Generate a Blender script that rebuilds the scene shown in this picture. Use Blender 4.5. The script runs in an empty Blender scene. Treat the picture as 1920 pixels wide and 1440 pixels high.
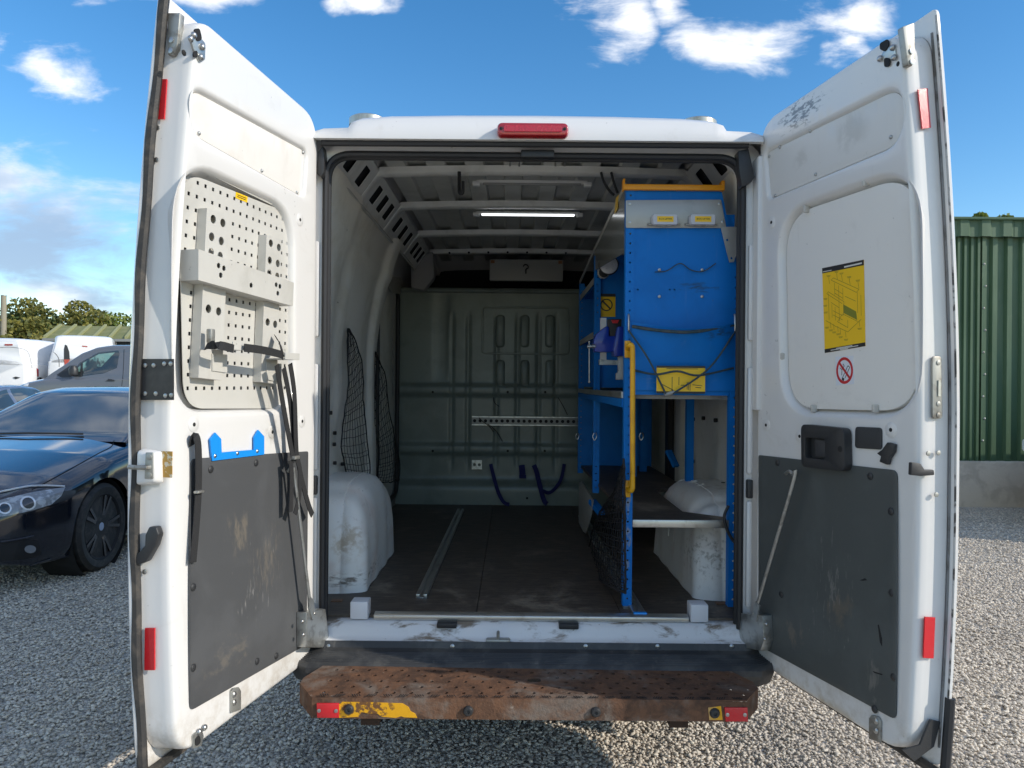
import bpy, bmesh, math, random
import numpy as np
from mathutils import Vector, Matrix, geometry
from mathutils.bvhtree import BVHTree
R = math.radians
random.seed(7); rng = np.random.default_rng(7)
sc = bpy.context.scene
col = sc.collection

# ------------------------------------------------------------------ camera
CAMZ = 1.45; F = 1375.0; ROLL = R(0.5)
cam = bpy.data.cameras.new('camera'); camo = bpy.data.objects.new('camera', cam); col.objects.link(camo)
cam.sensor_width = 36; cam.lens = F/1920*36; cam.clip_start = .05; cam.clip_end = 800
camo.location = (0, 0, CAMZ); camo.rotation_euler = (R(90), -ROLL, 0)
sc.camera = camo
# ------------------------------------------------------------------ light
EL = R(28); SX, SY = .928, -.371
SUN = Vector((SX*math.cos(EL), SY*math.cos(EL), math.sin(EL))).normalized()
sun = bpy.data.lights.new('sun', 'SUN'); sun.energy = 2.0; sun.angle = R(.5); sun.color = (1, .93, .82)
suno = bpy.data.objects.new('sun', sun); col.objects.link(suno); suno.location = (20, -10, 20)
suno.rotation_euler = SUN.to_track_quat('Z', 'Y').to_euler()
sc.view_settings.view_transform = 'Standard'; sc.view_settings.look = 'None'
sc.view_settings.exposure = 0.9; sc.view_settings.gamma = 1
sc.render.engine = 'CYCLES'
sc.cycles.max_bounces = 8; sc.cycles.diffuse_bounces = 5

def nd(nt, t, **kw):
    n = nt.nodes.new(t)
    for k, v in kw.items():
        if k.startswith('i_'):
            n.inputs[k[2:].replace('_', ' ')].default_value = v
        else: setattr(n, k, v)
    return n
def mth(nt, op, a, b=None, c=None, clamp=False):
    n = nt.nodes.new('ShaderNodeMath'); n.operation = op; n.use_clamp = clamp
    for i, x in enumerate((a, b, c)):
        if x is None: continue
        if isinstance(x, (int, float)): n.inputs[i].default_value = x
        else: nt.links.new(x, n.inputs[i])
    return n.outputs[0]
def vmth(nt, op, a, b=None):
    n = nt.nodes.new('ShaderNodeVectorMath'); n.operation = op
    for i, x in enumerate((a, b)):
        if x is None: continue
        if isinstance(x, (tuple, list)): n.inputs[i].default_value = x
        else: nt.links.new(x, n.inputs[i])
    return n.outputs[1] if op in ('LENGTH', 'DOT_PRODUCT') else n.outputs[0]
def smooth(nt, x, a, b):
    n = nt.nodes.new('ShaderNodeMapRange'); n.interpolation_type = 'SMOOTHSTEP'
    n.inputs[1].default_value = a; n.inputs[2].default_value = b
    nt.links.new(x, n.inputs[0]); return n.outputs[0]
def mixc(nt, fac, a, b):
    n = nt.nodes.new('ShaderNodeMix'); n.data_type = 'RGBA'
    if isinstance(fac, (int, float)): n.inputs[0].default_value = fac
    else: nt.links.new(fac, n.inputs[0])
    for i, x in ((6, a), (7, b)):
        if isinstance(x, tuple): n.inputs[i].default_value = (*x[:3], 1)
        else: nt.links.new(x, n.inputs[i])
    return n.outputs[2]
def noise(nt, vec, scale, detail=4, rough=.55, dist=0):
    n = nd(nt, 'ShaderNodeTexNoise'); n.inputs['Scale'].default_value = scale
    n.inputs['Detail'].default_value = detail; n.inputs['Roughness'].default_value = rough
    n.inputs['Distortion'].default_value = dist
    if vec is not None: nt.links.new(vec, n.inputs['Vector'])
    return n.outputs[0]

# ------------------------------------------------------------------ sky
w = bpy.data.worlds.new('World'); sc.world = w; w.use_nodes = True; nt = w.node_tree; nt.nodes.clear()
sky = nd(nt, 'ShaderNodeTexSky', sky_type='NISHITA'); sky.sun_disc = False
sky.sun_elevation = EL; sky.sun_rotation = math.atan2(SX, SY)
sky.altitude = 60; sky.air_density = 1.0; sky.dust_density = .2; sky.ozone_density = 1.6
tc = nd(nt, 'ShaderNodeTexCoord'); d = tc.outputs['Generated']
sep = nd(nt, 'ShaderNodeSeparateXYZ'); nt.links.new(d, sep.inputs[0])
ay = mth(nt, 'ADD', mth(nt, 'ABSOLUTE', sep.outputs[1]), .06)
ca = mth(nt, 'DIVIDE', sep.outputs[0], ay); cb = mth(nt, 'DIVIDE', sep.outputs[2], ay)
comb = nd(nt, 'ShaderNodeCombineXYZ'); nt.links.new(ca, comb.inputs[0]); nt.links.new(cb, comb.inputs[1])
cv = comb.outputs[0]
# cloud banks: direction (x/y, z/y) and extent
CL = [(1150,70,85,80),(1235,40,60,55),(1345,105,120,55),(1540,80,90,60),(1510,125,50,30),(175,175,110,48),(0,125,45,50),
      (60,350,210,75),(150,420,200,90),(70,500,240,80),(190,555,170,45),(190,15,130,40),(400,20,140,40),(580,5,150,34),(720,45,50,22),(1440,15,90,25)]
wn_ = nd(nt, 'ShaderNodeTexNoise'); wn_.inputs['Scale'].default_value = 5.5; wn_.inputs['Detail'].default_value = 6; nt.links.new(cv, wn_.inputs['Vector'])
cvw = vmth(nt, 'ADD', cv, vmth(nt, 'MULTIPLY', vmth(nt, 'SUBTRACT', wn_.outputs['Color'], (.5, .5, .5)), (.26, .13, 0)))
blob = None
for px, py, rx, ry in CL:
    a0, b0 = (px-960)/F, (720-py)/F
    v = vmth(nt, 'MULTIPLY', vmth(nt, 'SUBTRACT', cvw, (a0, b0, 0)), (F/rx, F/ry, 0))
    x = mth(nt, 'SUBTRACT', 1.0, vmth(nt, 'LENGTH', v))
    blob = x if blob is None else mth(nt, 'MAXIMUM', blob, x)
mp = nd(nt, 'ShaderNodeMapping'); nt.links.new(cv, mp.inputs[0]); mp.inputs['Scale'].default_value = (.8, 2.2, 1)
n1 = noise(nt, mp.outputs[0], 9, 9, .62, .35)
n0 = noise(nt, mp.outputs[0], 2.3, 3)
outside_fill = mth(nt, 'MAXIMUM', smooth(nt, mth(nt, 'ABSOLUTE', ca), .75, 1.1), mth(nt, 'MAXIMUM', smooth(nt, cb, .56, .75), smooth(nt, sep.outputs[1], .05, -.1)))
blob = mth(nt, 'MAXIMUM', blob, mth(nt, 'ADD', -.8, mth(nt, 'MULTIPLY', outside_fill, 1.0)))  # cloud beyond the view, thickened to add neutral fill light
m = mth(nt, 'ADD', mth(nt, 'MULTIPLY', blob, .75), mth(nt, 'MULTIPLY', mth(nt, 'SUBTRACT', n1, .5), 2.0))
m = mth(nt, 'ADD', m, mth(nt, 'MULTIPLY', mth(nt, 'SUBTRACT', n0, .5), .35))
mask = mth(nt, 'MULTIPLY', smooth(nt, m, -.05, .70), smooth(nt, sep.outputs[2], .0, .08))
n2 = noise(nt, mp.outputs[0], 5.0, 6)
greyb = mth(nt, 'MULTIPLY', smooth(nt, n2, .28, .56), smooth(nt, cb, .40, .18))
ccol = mixc(nt, greyb, (4.9, 4.85, 4.8), (1.45, 1.9, 2.6))
hs = nd(nt, 'ShaderNodeHueSaturation'); hs.inputs['Saturation'].default_value = 1.36; hs.inputs['Value'].default_value = .70
nt.links.new(sky.outputs[0], hs.inputs['Color'])
bg = nd(nt, 'ShaderNodeBackground'); bg.inputs['Strength'].default_value = .15
nt.links.new(mixc(nt, mth(nt, 'MULTIPLY', mask, .84), hs.outputs[0], ccol), bg.inputs['Color'])
wo = nd(nt, 'ShaderNodeOutputWorld'); nt.links.new(bg.outputs[0], wo.inputs[0])

# ------------------------------------------------------------------ pixel helpers (a pixel of the photograph gives a direction)
cr, sr = math.cos(ROLL), math.sin(ROLL)
def ray(px, py):
    x, y = px-960, py-720
    return Vector(((x*cr+y*sr)/F, 1, -(-x*sr+y*cr)/F))
def P(px, py, Y): d = ray(px, py); return Vector((d.x*Y, Y, CAMZ+d.z*Y))
def PZ(px, py, z): d = ray(px, py); t = (z-CAMZ)/d.z; return Vector((d.x*t, t, z))
def PX(px, py, X): d = ray(px, py); t = X/d.x; return Vector((X, t, CAMZ+d.z*t))

# ------------------------------------------------------------------ materials
MATS = {}
def mat(name, c, rough=.5, metal=0, c2=None, nscale=6, nlo=.45, nhi=.65, bump=0, bscale=80, coat=0, spec=.5, detail=5, trans=0, emit=0, stretch=None, alpha=1, extra=None, rough2=None):
    if name in MATS: return MATS[name]
    m = bpy.data.materials.new(name); m.use_nodes = True; nt = m.node_tree; nt.nodes.clear()
    p = nd(nt, 'ShaderNodeBsdfPrincipled'); o = nd(nt, 'ShaderNodeOutputMaterial'); nt.links.new(p.outputs[0], o.inputs[0])
    p.inputs['Base Color'].default_value = (*c, 1); p.inputs['Roughness'].default_value = rough; p.inputs['Metallic'].default_value = metal
    p.inputs['Coat Weight'].default_value = coat; p.inputs['Coat Roughness'].default_value = .06
    p.inputs['Specular IOR Level'].default_value = spec; p.inputs['Transmission Weight'].default_value = trans
    p.inputs['Alpha'].default_value = alpha
    if emit:
        p.inputs['Emission Color'].default_value = (*c, 1); p.inputs['Emission Strength'].default_value = emit
    t = nd(nt, 'ShaderNodeTexCoord'); vec = t.outputs['Object']
    if stretch:
        mp = nd(nt, 'ShaderNodeMapping'); nt.links.new(vec, mp.inputs[0]); mp.inputs['Scale'].default_value = stretch; vec = mp.outputs[0]
    colr = None
    if c2 is not None:
        f = smooth(nt, noise(nt, vec, nscale, detail, .62, .4), nlo, nhi)
        colr = mixc(nt, f, c, c2)
        if rough2 is not None:
            mr = nd(nt, 'ShaderNodeMapRange'); mr.inputs[3].default_value = rough; mr.inputs[4].default_value = rough2
            nt.links.new(f, mr.inputs[0]); nt.links.new(mr.outputs[0], p.inputs['Roughness'])
    if extra: colr = extra(nt, t.outputs['Object'], colr if colr is not None else c)
    if colr is not None and not isinstance(colr, tuple): nt.links.new(colr, p.inputs['Base Color'])
    if bump:
        b = nd(nt, 'ShaderNodeBump'); b.inputs['Strength'].default_value = bump; b.inputs['Distance'].default_value = .004
        nt.links.new(noise(nt, vec, bscale, 3), b.inputs['Height']); nt.links.new(b.outputs[0], p.inputs['Normal'])
    MATS[name] = m; return m

def grime(amount, tint=(.34, .29, .22), sc1=5.0, seedv=0.0, lowz=None):
    """specks, rubbed marks and run-off dirt on paint"""
    def fx(nt, vec, c):
        v2 = vmth(nt, 'ADD', vec, (seedv, seedv*1.7, seedv*.6))
        a = smooth(nt, noise(nt, v2, sc1, 8, .68, .5), .57, .78)
        mp = nd(nt, 'ShaderNodeMapping'); nt.links.new(v2, mp.inputs[0]); mp.inputs['Scale'].default_value = (9, 9, 1.2)
        st = smooth(nt, noise(nt, mp.outputs[0], 3.0, 6, .6), .60, .80)
        sp = smooth(nt, noise(nt, v2, 46, 4, .55), .70, .76)
        c = mixc(nt, mth(nt, 'MULTIPLY', a, amount), c, tint)
        c = mixc(nt, mth(nt, 'MULTIPLY', st, amount*.7), c, (.42, .38, .32))
        c = mixc(nt, mth(nt, 'MULTIPLY', sp, min(1, amount*1.5)), c, (.10, .085, .07))
        if lowz:
            s = nd(nt, 'ShaderNodeSeparateXYZ'); nt.links.new(vec, s.inputs[0])
            lz = mth(nt, 'MULTIPLY', smooth(nt, s.outputs[2], lowz[1], lowz[0]), smooth(nt, noise(nt, v2, 11, 8, .7), .42, .66))
            c = mixc(nt, mth(nt, 'MULTIPLY', lz, .6), c, (.40, .33, .24))
        return c
    return fx
def scuffs(base, marks):
    """rubbed patches with a place of their own: (x, y, z, rx, ry, rz, colour, scale, lo, strength, stretch)"""
    def fx(nt, vec, c):
        if base: c = base(nt, vec, c)
        for (x, y, z, rx, ry, rz, cc, s, lo, k, st) in marks:
            e = vmth(nt, 'LENGTH', vmth(nt, 'MULTIPLY', vmth(nt, 'SUBTRACT', vec, (x, y, z)), (1/rx, 1/ry, 1/rz)))
            mp = nd(nt, 'ShaderNodeMapping'); nt.links.new(vec, mp.inputs[0]); mp.inputs['Scale'].default_value = st
            n = mth(nt, 'ADD', noise(nt, mp.outputs[0], s, 7, .65, .3), mth(nt, 'MULTIPLY', mth(nt, 'SUBTRACT', .6, e), .22))
            c = mixc(nt, mth(nt, 'MULTIPLY', mth(nt, 'MULTIPLY', smooth(nt, n, lo-.03, lo+(.17 if s < 45 else .06)), smooth(nt, e, 1.05, .3)), k), c, cc)
        return c
    return fx

WH = (.735, .72, .695)
M_white = mat('white_paint', WH, .32, coat=.35, extra=grime(.22, seedv=1.3, lowz=(.35, .75)), bump=.03, bscale=14)
M_sill = mat('worn_white_sill', (.68, .68, .68), .42, c2=(.20, .16, .12), nscale=13, nlo=.50, nhi=.62, detail=9, stretch=(.5, 1, 1), extra=grime(.5, tint=(.24, .15, .09), sc1=9, seedv=4.), bump=.06, bscale=30)
M_inner = mat('interior_paint', (.80, .78, .72), .45, c2=(.68, .655, .58), nscale=3.5, extra=grime(.42, tint=(.26, .21, .15), sc1=4, seedv=9.), bump=.05, bscale=9)
M_arch = mat('scraped_arch_paint', (.78, .77, .735), .42, c2=(.64, .53, .47), nscale=4, nlo=.5, nhi=.8, detail=3, extra=scuffs(grime(.55, tint=(.20, .16, .12), sc1=24, seedv=2.), [(-.69, 3.13, .78, .10, .3, .11, (.40, .31, .20), 22, .46, .7, (1, 1, 1)), (-.7, 3.2, .62, .2, .5, .05, (.12, .09, .07), 40, .52, .9, (.5, 1, 2)), (.85, 3.1, .74, .2, .3, .18, (.22, .19, .15), 44, .56, .7, (1, 1, 1)), (.85, 3.3, 1.02, .3, .5, .05, (.30, .22, .14), 18, .45, .8, (1, 1, 1))]), bump=.08, bscale=22)
M_roofin = mat('roof_lining_steel', (.50, .50, .465), .38, c2=(.42, .42, .385), nscale=5, bump=.04, bscale=10)
M_rib = mat('roof_rib_paint', (.74, .735, .69), .4, c2=(.64, .63, .58), nscale=6)
M_bulk = mat('bulkhead_paint', (.19, .225, .20), .33, c2=(.155, .185, .165), nscale=4, extra=grime(.25, tint=(.2, .18, .14), seedv=6.), bump=.05, bscale=6)
M_black = mat('black_rubber', (.022, .022, .024), .55, bump=.1, bscale=120)
M_seal = mat('dusty_rubber_seal', (.028, .027, .026), .6, c2=(.07, .06, .05), nscale=18, bump=.25, bscale=200)
M_blkplast = mat('black_plastic', (.030, .031, .033), .42, bump=.2, bscale=400)
M_bump = mat('weathered_bumper_plastic', (.035, .036, .038), .5, c2=(.07, .069, .066), nscale=9, bump=.1, bscale=120, extra=grime(.3, tint=(.25, .22, .17), sc1=8))
M_steel = mat('galvanised_steel', (.52, .53, .51), .38, .85, c2=(.36, .36, .34), nscale=30, bump=.05, bscale=60)
M_dull = mat('dull_zinc', (.40, .40, .37), .5, .7, c2=(.26, .24, .21), nscale=22)
M_alu = mat('aluminium', (.62, .61, .57), .36, .9, c2=(.40, .36, .30), nscale=12, nlo=.5, nhi=.75, stretch=(1, .4, 1))
M_screw = mat('screw_steel', (.45, .45, .44), .3, .9)
M_red = mat('red_reflector', (.62, .012, .02), .22, coat=.6, bump=.12, bscale=900)
M_redlamp = mat('red_lamp', (.36, .010, .016), .12, coat=1, bump=.35, bscale=160)
M_blue = mat('blue_powder_coat', (.001, .17, .56), .5, c2=(.001, .15, .50), nscale=5, bump=.1, bscale=500, spec=.25, extra=scuffs(grime(.14, tint=(.02, .08, .18), sc1=6, seedv=3.), [(.80, 2.9, 1.66, .10, .2, .05, (.02, .05, .09), 34, .52, .8, (.4, 1, 1.6)), (.74, 2.9, 1.84, .14, .2, .03, (.02, .05, .08), 40, .52, .7, (.4, 1, 1.6)), (.66, 2.9, 1.48, .22, .2, .08, (.10, .22, .45), 60, .60, .7, (.5, 1, 2)), (.46, 2.9, .9, .03, .3, .4, (.25, .3, .36), 50, .60, .8, (1, 1, .4))]))
M_brightblue = mat('bright_blue_plate', (.012, .27, .78), .38, extra=grime(.12, tint=(.03, .1, .25), sc1=9))
M_grey = mat('grey_powder_coat', (.46, .45, .42), .45, c2=(.40, .39, .36), nscale=7, bump=.08, bscale=400, extra=grime(.3, tint=(.30, .22, .15), sc1=7, seedv=5.))
M_peg = mat('pegboard_paint', (.56, .545, .50), .45, c2=(.50, .485, .44), nscale=5, bump=.06, bscale=300, extra=grime(.25, tint=(.38, .28, .18), sc1=6, seedv=7.))
M_dark = mat('dark_void', (.012, .012, .013), .8)
M_yel = mat('yellow_paint', (.80, .40, .006), .38, c2=(.70, .33, .006), nscale=14)
M_yelst = mat('yellow_sticker', (.92, .56, .012), .42)
M_orange = mat('orange_rail', (.78, .30, .006), .4)
M_web = mat('black_webbing', (.02, .02, .021), .8, bump=.6, bscale=330)
M_webb = mat('blue_webbing', (.012, .014, .10), .8, bump=.5, bscale=300)
M_net = mat('black_net_cord', (.012, .012, .014), .85)
M_cord = mat('grey_blue_cord', (.03, .06, .075), .8, c2=(.07, .08, .08), nscale=30)
M_whitepl = mat('white_plastic', (.72, .72, .70), .4)
M_led = mat('lit_led_strip', (.93, .97, 1.0), .4, emit=1.2)
M_lens = mat('lamp_lens', (.72, .73, .74), .14, coat=.5, bump=.9, bscale=110)
M_print = mat('black_print', (.02, .02, .02), .45)
M_print2 = mat('thin_print_lines', (.30, .20, .02), .45)
M_signred = mat('sign_red', (.55, .02, .025), .4)
M_signwhite = mat('sign_white', (.74, .76, .80), .35)
M_whiteprint = mat('white_print', (.72, .70, .62), .5)

def ply_fx(nt, vec, c):
    mp = nd(nt, 'ShaderNodeMapping'); nt.links.new(vec, mp.inputs[0]); mp.inputs['Scale'].default_value = (2, 9, 2)
    g = noise(nt, mp.outputs[0], 6, 8, .65, .8)
    c = mixc(nt, smooth(nt, g, .35, .7), (.058, .046, .036), (.125, .096, .072))
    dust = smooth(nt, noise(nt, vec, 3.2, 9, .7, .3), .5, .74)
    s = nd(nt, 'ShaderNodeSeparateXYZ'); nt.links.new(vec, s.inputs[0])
    sill_sun = smooth(nt, s.outputs[1], 3.6, 2.85)  # dust thickens toward the sill, also painting in the sunlit strip there
    c = mixc(nt, mth(nt, 'MULTIPLY', dust, mth(nt, 'ADD', .35, mth(nt, 'MULTIPLY', sill_sun, .6))), c, (.36, .30, .22))
    scr = smooth(nt, noise(nt, mp.outputs[0], 60, 3, .5, 2.0), .68, .74)
    return mixc(nt, mth(nt, 'MULTIPLY', scr, .5), c, (.3, .25, .19))
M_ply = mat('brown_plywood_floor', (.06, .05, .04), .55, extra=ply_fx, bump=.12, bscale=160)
def rust_fx(nt, vec, c):
    a = noise(nt, vec, 14, 9, .7, .6)
    c = mixc(nt, smooth(nt, a, .36, .62), (.075, .038, .022), (.165, .078, .040))
    b = smooth(nt, noise(nt, vec, 5.5, 8, .66, .4), .5, .68)
    c = mixc(nt, mth(nt, 'MULTIPLY', b, .8), c, (.20, .165, .135))
    d_ = smooth(nt, noise(nt, vec, 34, 5, .6), .64, .74)
    return mixc(nt, mth(nt, 'MULTIPLY', d_, .6), c, (.34, .28, .22))
M_rust = mat('rusty_steel_step', (.15, .07, .03), .85, extra=rust_fx, bump=.7, bscale=90)
def kick(marks, name, base):
    return mat(name, base, .5, c2=tuple(x*1.18 for x in base), nscale=4, bump=.05, bscale=120, extra=scuffs(None, marks))
MUD = (.30, .245, .17)

# ------------------------------------------------------------------ mesh builder
WLOC = {}
class B:
    def __init__(s): s.v = []; s.f = []
    def add(s, vs, fs):
        o = len(s.v); s.v += [tuple(x) for x in vs]; s.f += [tuple(i+o for i in q) for q in fs]; return s
    def box(s, x0, x1, y0, y1, z0, z1):
        return s.hexa([(x0,y0,z0),(x1,y0,z0),(x1,y1,z0),(x0,y1,z0),(x0,y0,z1),(x1,y0,z1),(x1,y1,z1),(x0,y1,z1)])
    def hexa(s, p): return s.add(p, [(0,3,2,1),(4,5,6,7),(0,1,5,4),(1,2,6,5),(2,3,7,6),(3,0,4,7)])
    def loops(s, loops, closed=True, cap0=False, cap1=False):
        n = len(loops[0]); o = len(s.v)
        for l in loops: s.v += [tuple(x) for x in l]
        for i in range(len(loops)-1):
            for j in range(n if closed else n-1):
                a = o+i*n+j; b = o+i*n+(j+1) % n
                s.f.append((a, b, b+n, a+n))
        if cap0: s.f.append(tuple(range(o+n-1, o-1, -1)))
        if cap1: e = o+(len(loops)-1)*n; s.f.append(tuple(range(e, e+n)))
        return s
    def tube(s, pts, r, n=8, closed=False, flat=None, up=None):
        pts = [Vector(p) for p in pts]; L = []
        N = len(pts); prev = None
        for i, p in enumerate(pts):
            if closed: t = pts[(i+1) % N]-pts[i-1]
            else: t = pts[min(i+1, N-1)]-pts[max(i-1, 0)]
            t = t.normalized() if t.length > 1e-9 else Vector((0, 0, 1))
            if up is not None: a = Vector(up)
            elif prev is None: a = Vector((0, 0, 1)) if abs(t.z) < .9 else Vector((1, 0, 0))
            else: a = prev
            b = t.cross(a); b = b.normalized() if b.length > 1e-6 else t.orthogonal().normalized()
            a = b.cross(t).normalized(); prev = a
            rr = r[i] if isinstance(r, (list, tuple)) else r
            if flat: L.append([p+a*(sa*flat[0])+b*(sb*flat[1]) for sa, sb in ((1,1),(1,-1),(-1,-1),(-1,1))])
            else: L.append([p+(a*math.cos(2*math.pi*k/n)+b*math.sin(2*math.pi*k/n))*rr for k in range(n)])
        if closed: L.append(L[0]); return s.loops(L)
        return s.loops(L, cap0=True, cap1=True)
    def cyl(s, p0, p1, r0, r1=None, n=16): return s.tube([p0, p1], [r0, r0 if r1 is None else r1], n)
    def lathe(s, o, ax, prof, n=24):
        o = Vector(o); ax = Vector(ax).normalized(); a = ax.orthogonal().normalized(); b = ax.cross(a)
        return s.loops([[o+ax*h+(a*math.cos(2*math.pi*k/n)+b*math.sin(2*math.pi*k/n))*max(r, 1e-4) for k in range(n)] for r, h in prof], cap0=True, cap1=True)
    def plate(s, outer, holes, fn, t0=0., t1=.003, grid=None, walls=True):
        """a sheet cut from 2D loops, thickened between t0 and t1; fn(a, b, t) -> point"""
        vs, tris = cut(outer, holes, grid)
        s.add([fn(a, b, t1) for a, b in vs], tris)
        s.add([fn(a, b, t0) for a, b in vs], [t[::-1] for t in tris])
        if walls:
            for l in [outer]+list(holes):
                s.loops([[fn(a, b, t0) for a, b in l], [fn(a, b, t1) for a, b in l]])
        return s
    def obj(s, name, m, parent=None, bevel=0, sharp=40, flat=False, local=False, merge=True, loc=None, seg=2):
        me = bpy.data.meshes.new(name); me.from_pydata(s.v, [], s.f)
        bm = bmesh.new(); bm.from_mesh(me)
        if merge: bmesh.ops.remove_doubles(bm, verts=bm.verts, dist=2e-5)
        bmesh.ops.recalc_face_normals(bm, faces=bm.faces)
        if bevel:
            es = [e for e in bm.edges if len(e.link_faces) == 2 and e.calc_face_angle(0) > R(30)]
            bmesh.ops.bevel(bm, geom=es, offset=bevel, segments=seg, profile=.5, affect='EDGES', clamp_overlap=True)
        bm.to_mesh(me); bm.free()
        if not flat:
            me.shade_smooth(); me.set_sharp_from_angle(angle=R(sharp))
        me.materials.append(m)
        ob = bpy.data.objects.new(name, me); col.objects.link(ob)
        if parent is not None:
            ob.parent = parent
            if not local and parent.name in WLOC: ob.matrix_parent_inverse = Matrix.Translation(-WLOC[parent.name])
        return ob
def pip(p, poly):
    x, y = p; c = False; n = len(poly); j = n-1
    for i in range(n):
        xi, yi = poly[i]; xj, yj = poly[j]
        if (yi > y) != (yj > y) and x < (xj-xi)*(y-yi)/(yj-yi)+xi: c = not c
        j = i
    return c
def cut(outer, holes, grid=None):
    pts = []; ed = []
    for l in [outer]+list(holes):
        o = len(pts); pts += [Vector((a, b)) for a, b in l]; n = len(l)
        ed += [(o+i, o+(i+1) % n) for i in range(n)]
    if grid:
        xs = [p[0] for p in outer]; ys = [p[1] for p in outer]
        a = min(xs)+grid*.5
        while a < max(xs):
            b = min(ys)+grid*.5
            while b < max(ys):
                if pip((a, b), outer) and not any(pip((a, b), h) for h in holes): pts.append(Vector((a, b)))
                b += grid
            a += grid
    r = geometry.delaunay_2d_cdt(pts, ed, [], 0, 1e-7)
    vs = [(v.x, v.y) for v in r[0]]; tr = []
    for f in r[2]:
        cx = sum(vs[i][0] for i in f)/3; cy = sum(vs[i][1] for i in f)/3
        if pip((cx, cy), outer) and not any(pip((cx, cy), h) for h in holes): tr.append(tuple(f))
    return vs, tr
def rpoly(c, r, seg=7, sub=None):
    """polygon with rounded corners; r: one radius or one per corner; sub: point spacing along the edges"""
    n = len(c); out = []
    for i in range(n):
        p = Vector(c[i]); a = (Vector(c[i-1])-p); b = (Vector(c[(i+1) % n])-p); rr = r[i] if isinstance(r, (list, tuple)) else r
        la, lb = a.length, b.length; a.normalize(); b.normalize()
        if rr < 1e-5: out.append((p.x, p.y)); continue
        ang = a.angle(b); t = min(rr/math.tan(ang/2), la*.49, lb*.49)
        for k in range(seg+1):
            s = k/seg; q = (p+a*t)*(1-s)**2+p*2*s*(1-s)+(p+b*t)*s*s
            out.append((q.x, q.y))
    if sub:
        o2 = []
        for i in range(len(out)):
            p = Vector(out[i]); q = Vector(out[(i+1) % len(out)]); k = max(1, int((q-p).length/sub))
            o2 += [tuple(p.lerp(q, j/k)) for j in range(k)]
        out = o2
    return out
def offs(loop, d):
    """offset a 2D loop outwards by d"""
    n = len(loop); ar = sum(loop[i][0]*loop[(i+1) % n][1]-loop[(i+1) % n][0]*loop[i][1] for i in range(n)); sg = 1 if ar > 0 else -1
    out = []
    for i in range(n):
        p = Vector(loop[i]); a = (p-Vector(loop[i-1])); b = (Vector(loop[(i+1) % n])-p)
        if a.length < 1e-9: a = b
        if b.length < 1e-9: b = a
        a.normalize(); b.normalize()
        na = Vector((a.y, -a.x))*sg; nb = Vector((b.y, -b.x))*sg; m = na+nb
        if m.length < 1e-6: m = na
        m.normalize(); out.append(tuple(p+m*d/max(.5, m.dot(na))))
    return out
def circ(x, y, r, n=10, ph=0): return [(x+r*math.cos(2*math.pi*k/n+ph), y+r*math.sin(2*math.pi*k/n+ph)) for k in range(n)]
def rect(x0, x1, y0, y1): return [(x0, y0), (x1, y0), (x1, y1), (x0, y1)]
def tag(o, label=None, cat=None, group=None, kind=None):
    for k, v in (('label', label), ('category', cat), ('group', group), ('kind', kind)):
        if v: o[k] = v
    return o
def empty(name, loc, label=None, cat=None, group=None):
    o = bpy.data.objects.new(name, None); col.objects.link(o); o.location = loc; o.empty_display_size = .1
    WLOC[o.name] = Vector(loc); return tag(o, label, cat, group)
def text(name, body, size, mx, m, parent):
    cu = bpy.data.curves.new(name, 'FONT'); cu.body = body; cu.size = size; cu.align_x = 'CENTER'; cu.align_y = 'CENTER'; cu.extrude = .0002; cu.resolution_u = 2
    t = bpy.data.objects.new(name+'_curve', cu); me = bpy.data.meshes.new_from_object(t); bpy.data.objects.remove(t); bpy.data.curves.remove(cu)
    me.transform(mx); me.materials.clear(); me.materials.append(m)
    o = bpy.data.objects.new(name, me); col.objects.link(o); o.parent = parent
    if parent.name in WLOC: o.matrix_parent_inverse = Matrix.Translation(-WLOC[parent.name])
    return o
def catmull(pts, k=6):
    pts = [Vector(p) for p in pts]; out = []
    for i in range(len(pts)-1):
        p0 = pts[max(i-1, 0)]; p1 = pts[i]; p2 = pts[i+1]; p3 = pts[min(i+2, len(pts)-1)]
        for j in range(k):
            t = j/k
            out.append(.5*((2*p1)+(p2-p0)*t+(2*p0-5*p1+4*p2-p3)*t*t+(3*p1-p0-3*p2+p3)*t**3))
    out.append(pts[-1]); return out
def lerpk(keys, x):
    if x <= keys[0][0]: return keys[0][1]
    for (a, va), (b, vb) in zip(keys, keys[1:]):
        if x <= b:
            t = (x-a)/(b-a); return va+(vb-va)*t
    return keys[-1][1]

# ================================================================== GROUND
def gz(x, y): t = max(0., y-8.5); return .05*(t*t/(t+1.5))
def gravel_fx(nt, vec, c):
    vo = nd(nt, 'ShaderNodeTexVoronoi'); vo.inputs['Scale'].default_value = 70; nt.links.new(vec, vo.inputs['Vector'])
    ramp = nd(nt, 'ShaderNodeValToRGB'); e = ramp.color_ramp.elements
    e[0].position = .0; e[0].color = (.30, .27, .23, 1); e[1].position = 1; e[1].color = (.80, .72, .61, 1)
    k = ramp.color_ramp.elements.new(.5); k.color = (.58, .52, .44, 1)
    s = nd(nt, 'ShaderNodeSeparateColor'); nt.links.new(vo.outputs['Color'], s.inputs[0]); nt.links.new(s.outputs[0], ramp.inputs[0])
    big = noise(nt, vec, .7, 4)
    return mixc(nt, mth(nt, 'MULTIPLY', smooth(nt, big, .45, .7), .25), ramp.outputs[0], (.20, .18, .15))
M_ground = mat('gravel_ground', (.28, .26, .23), .9, extra=gravel_fx)
gn = M_ground.node_tree; gp = [n for n in gn.nodes if n.type == 'BSDF_PRINCIPLED'][0]
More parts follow.
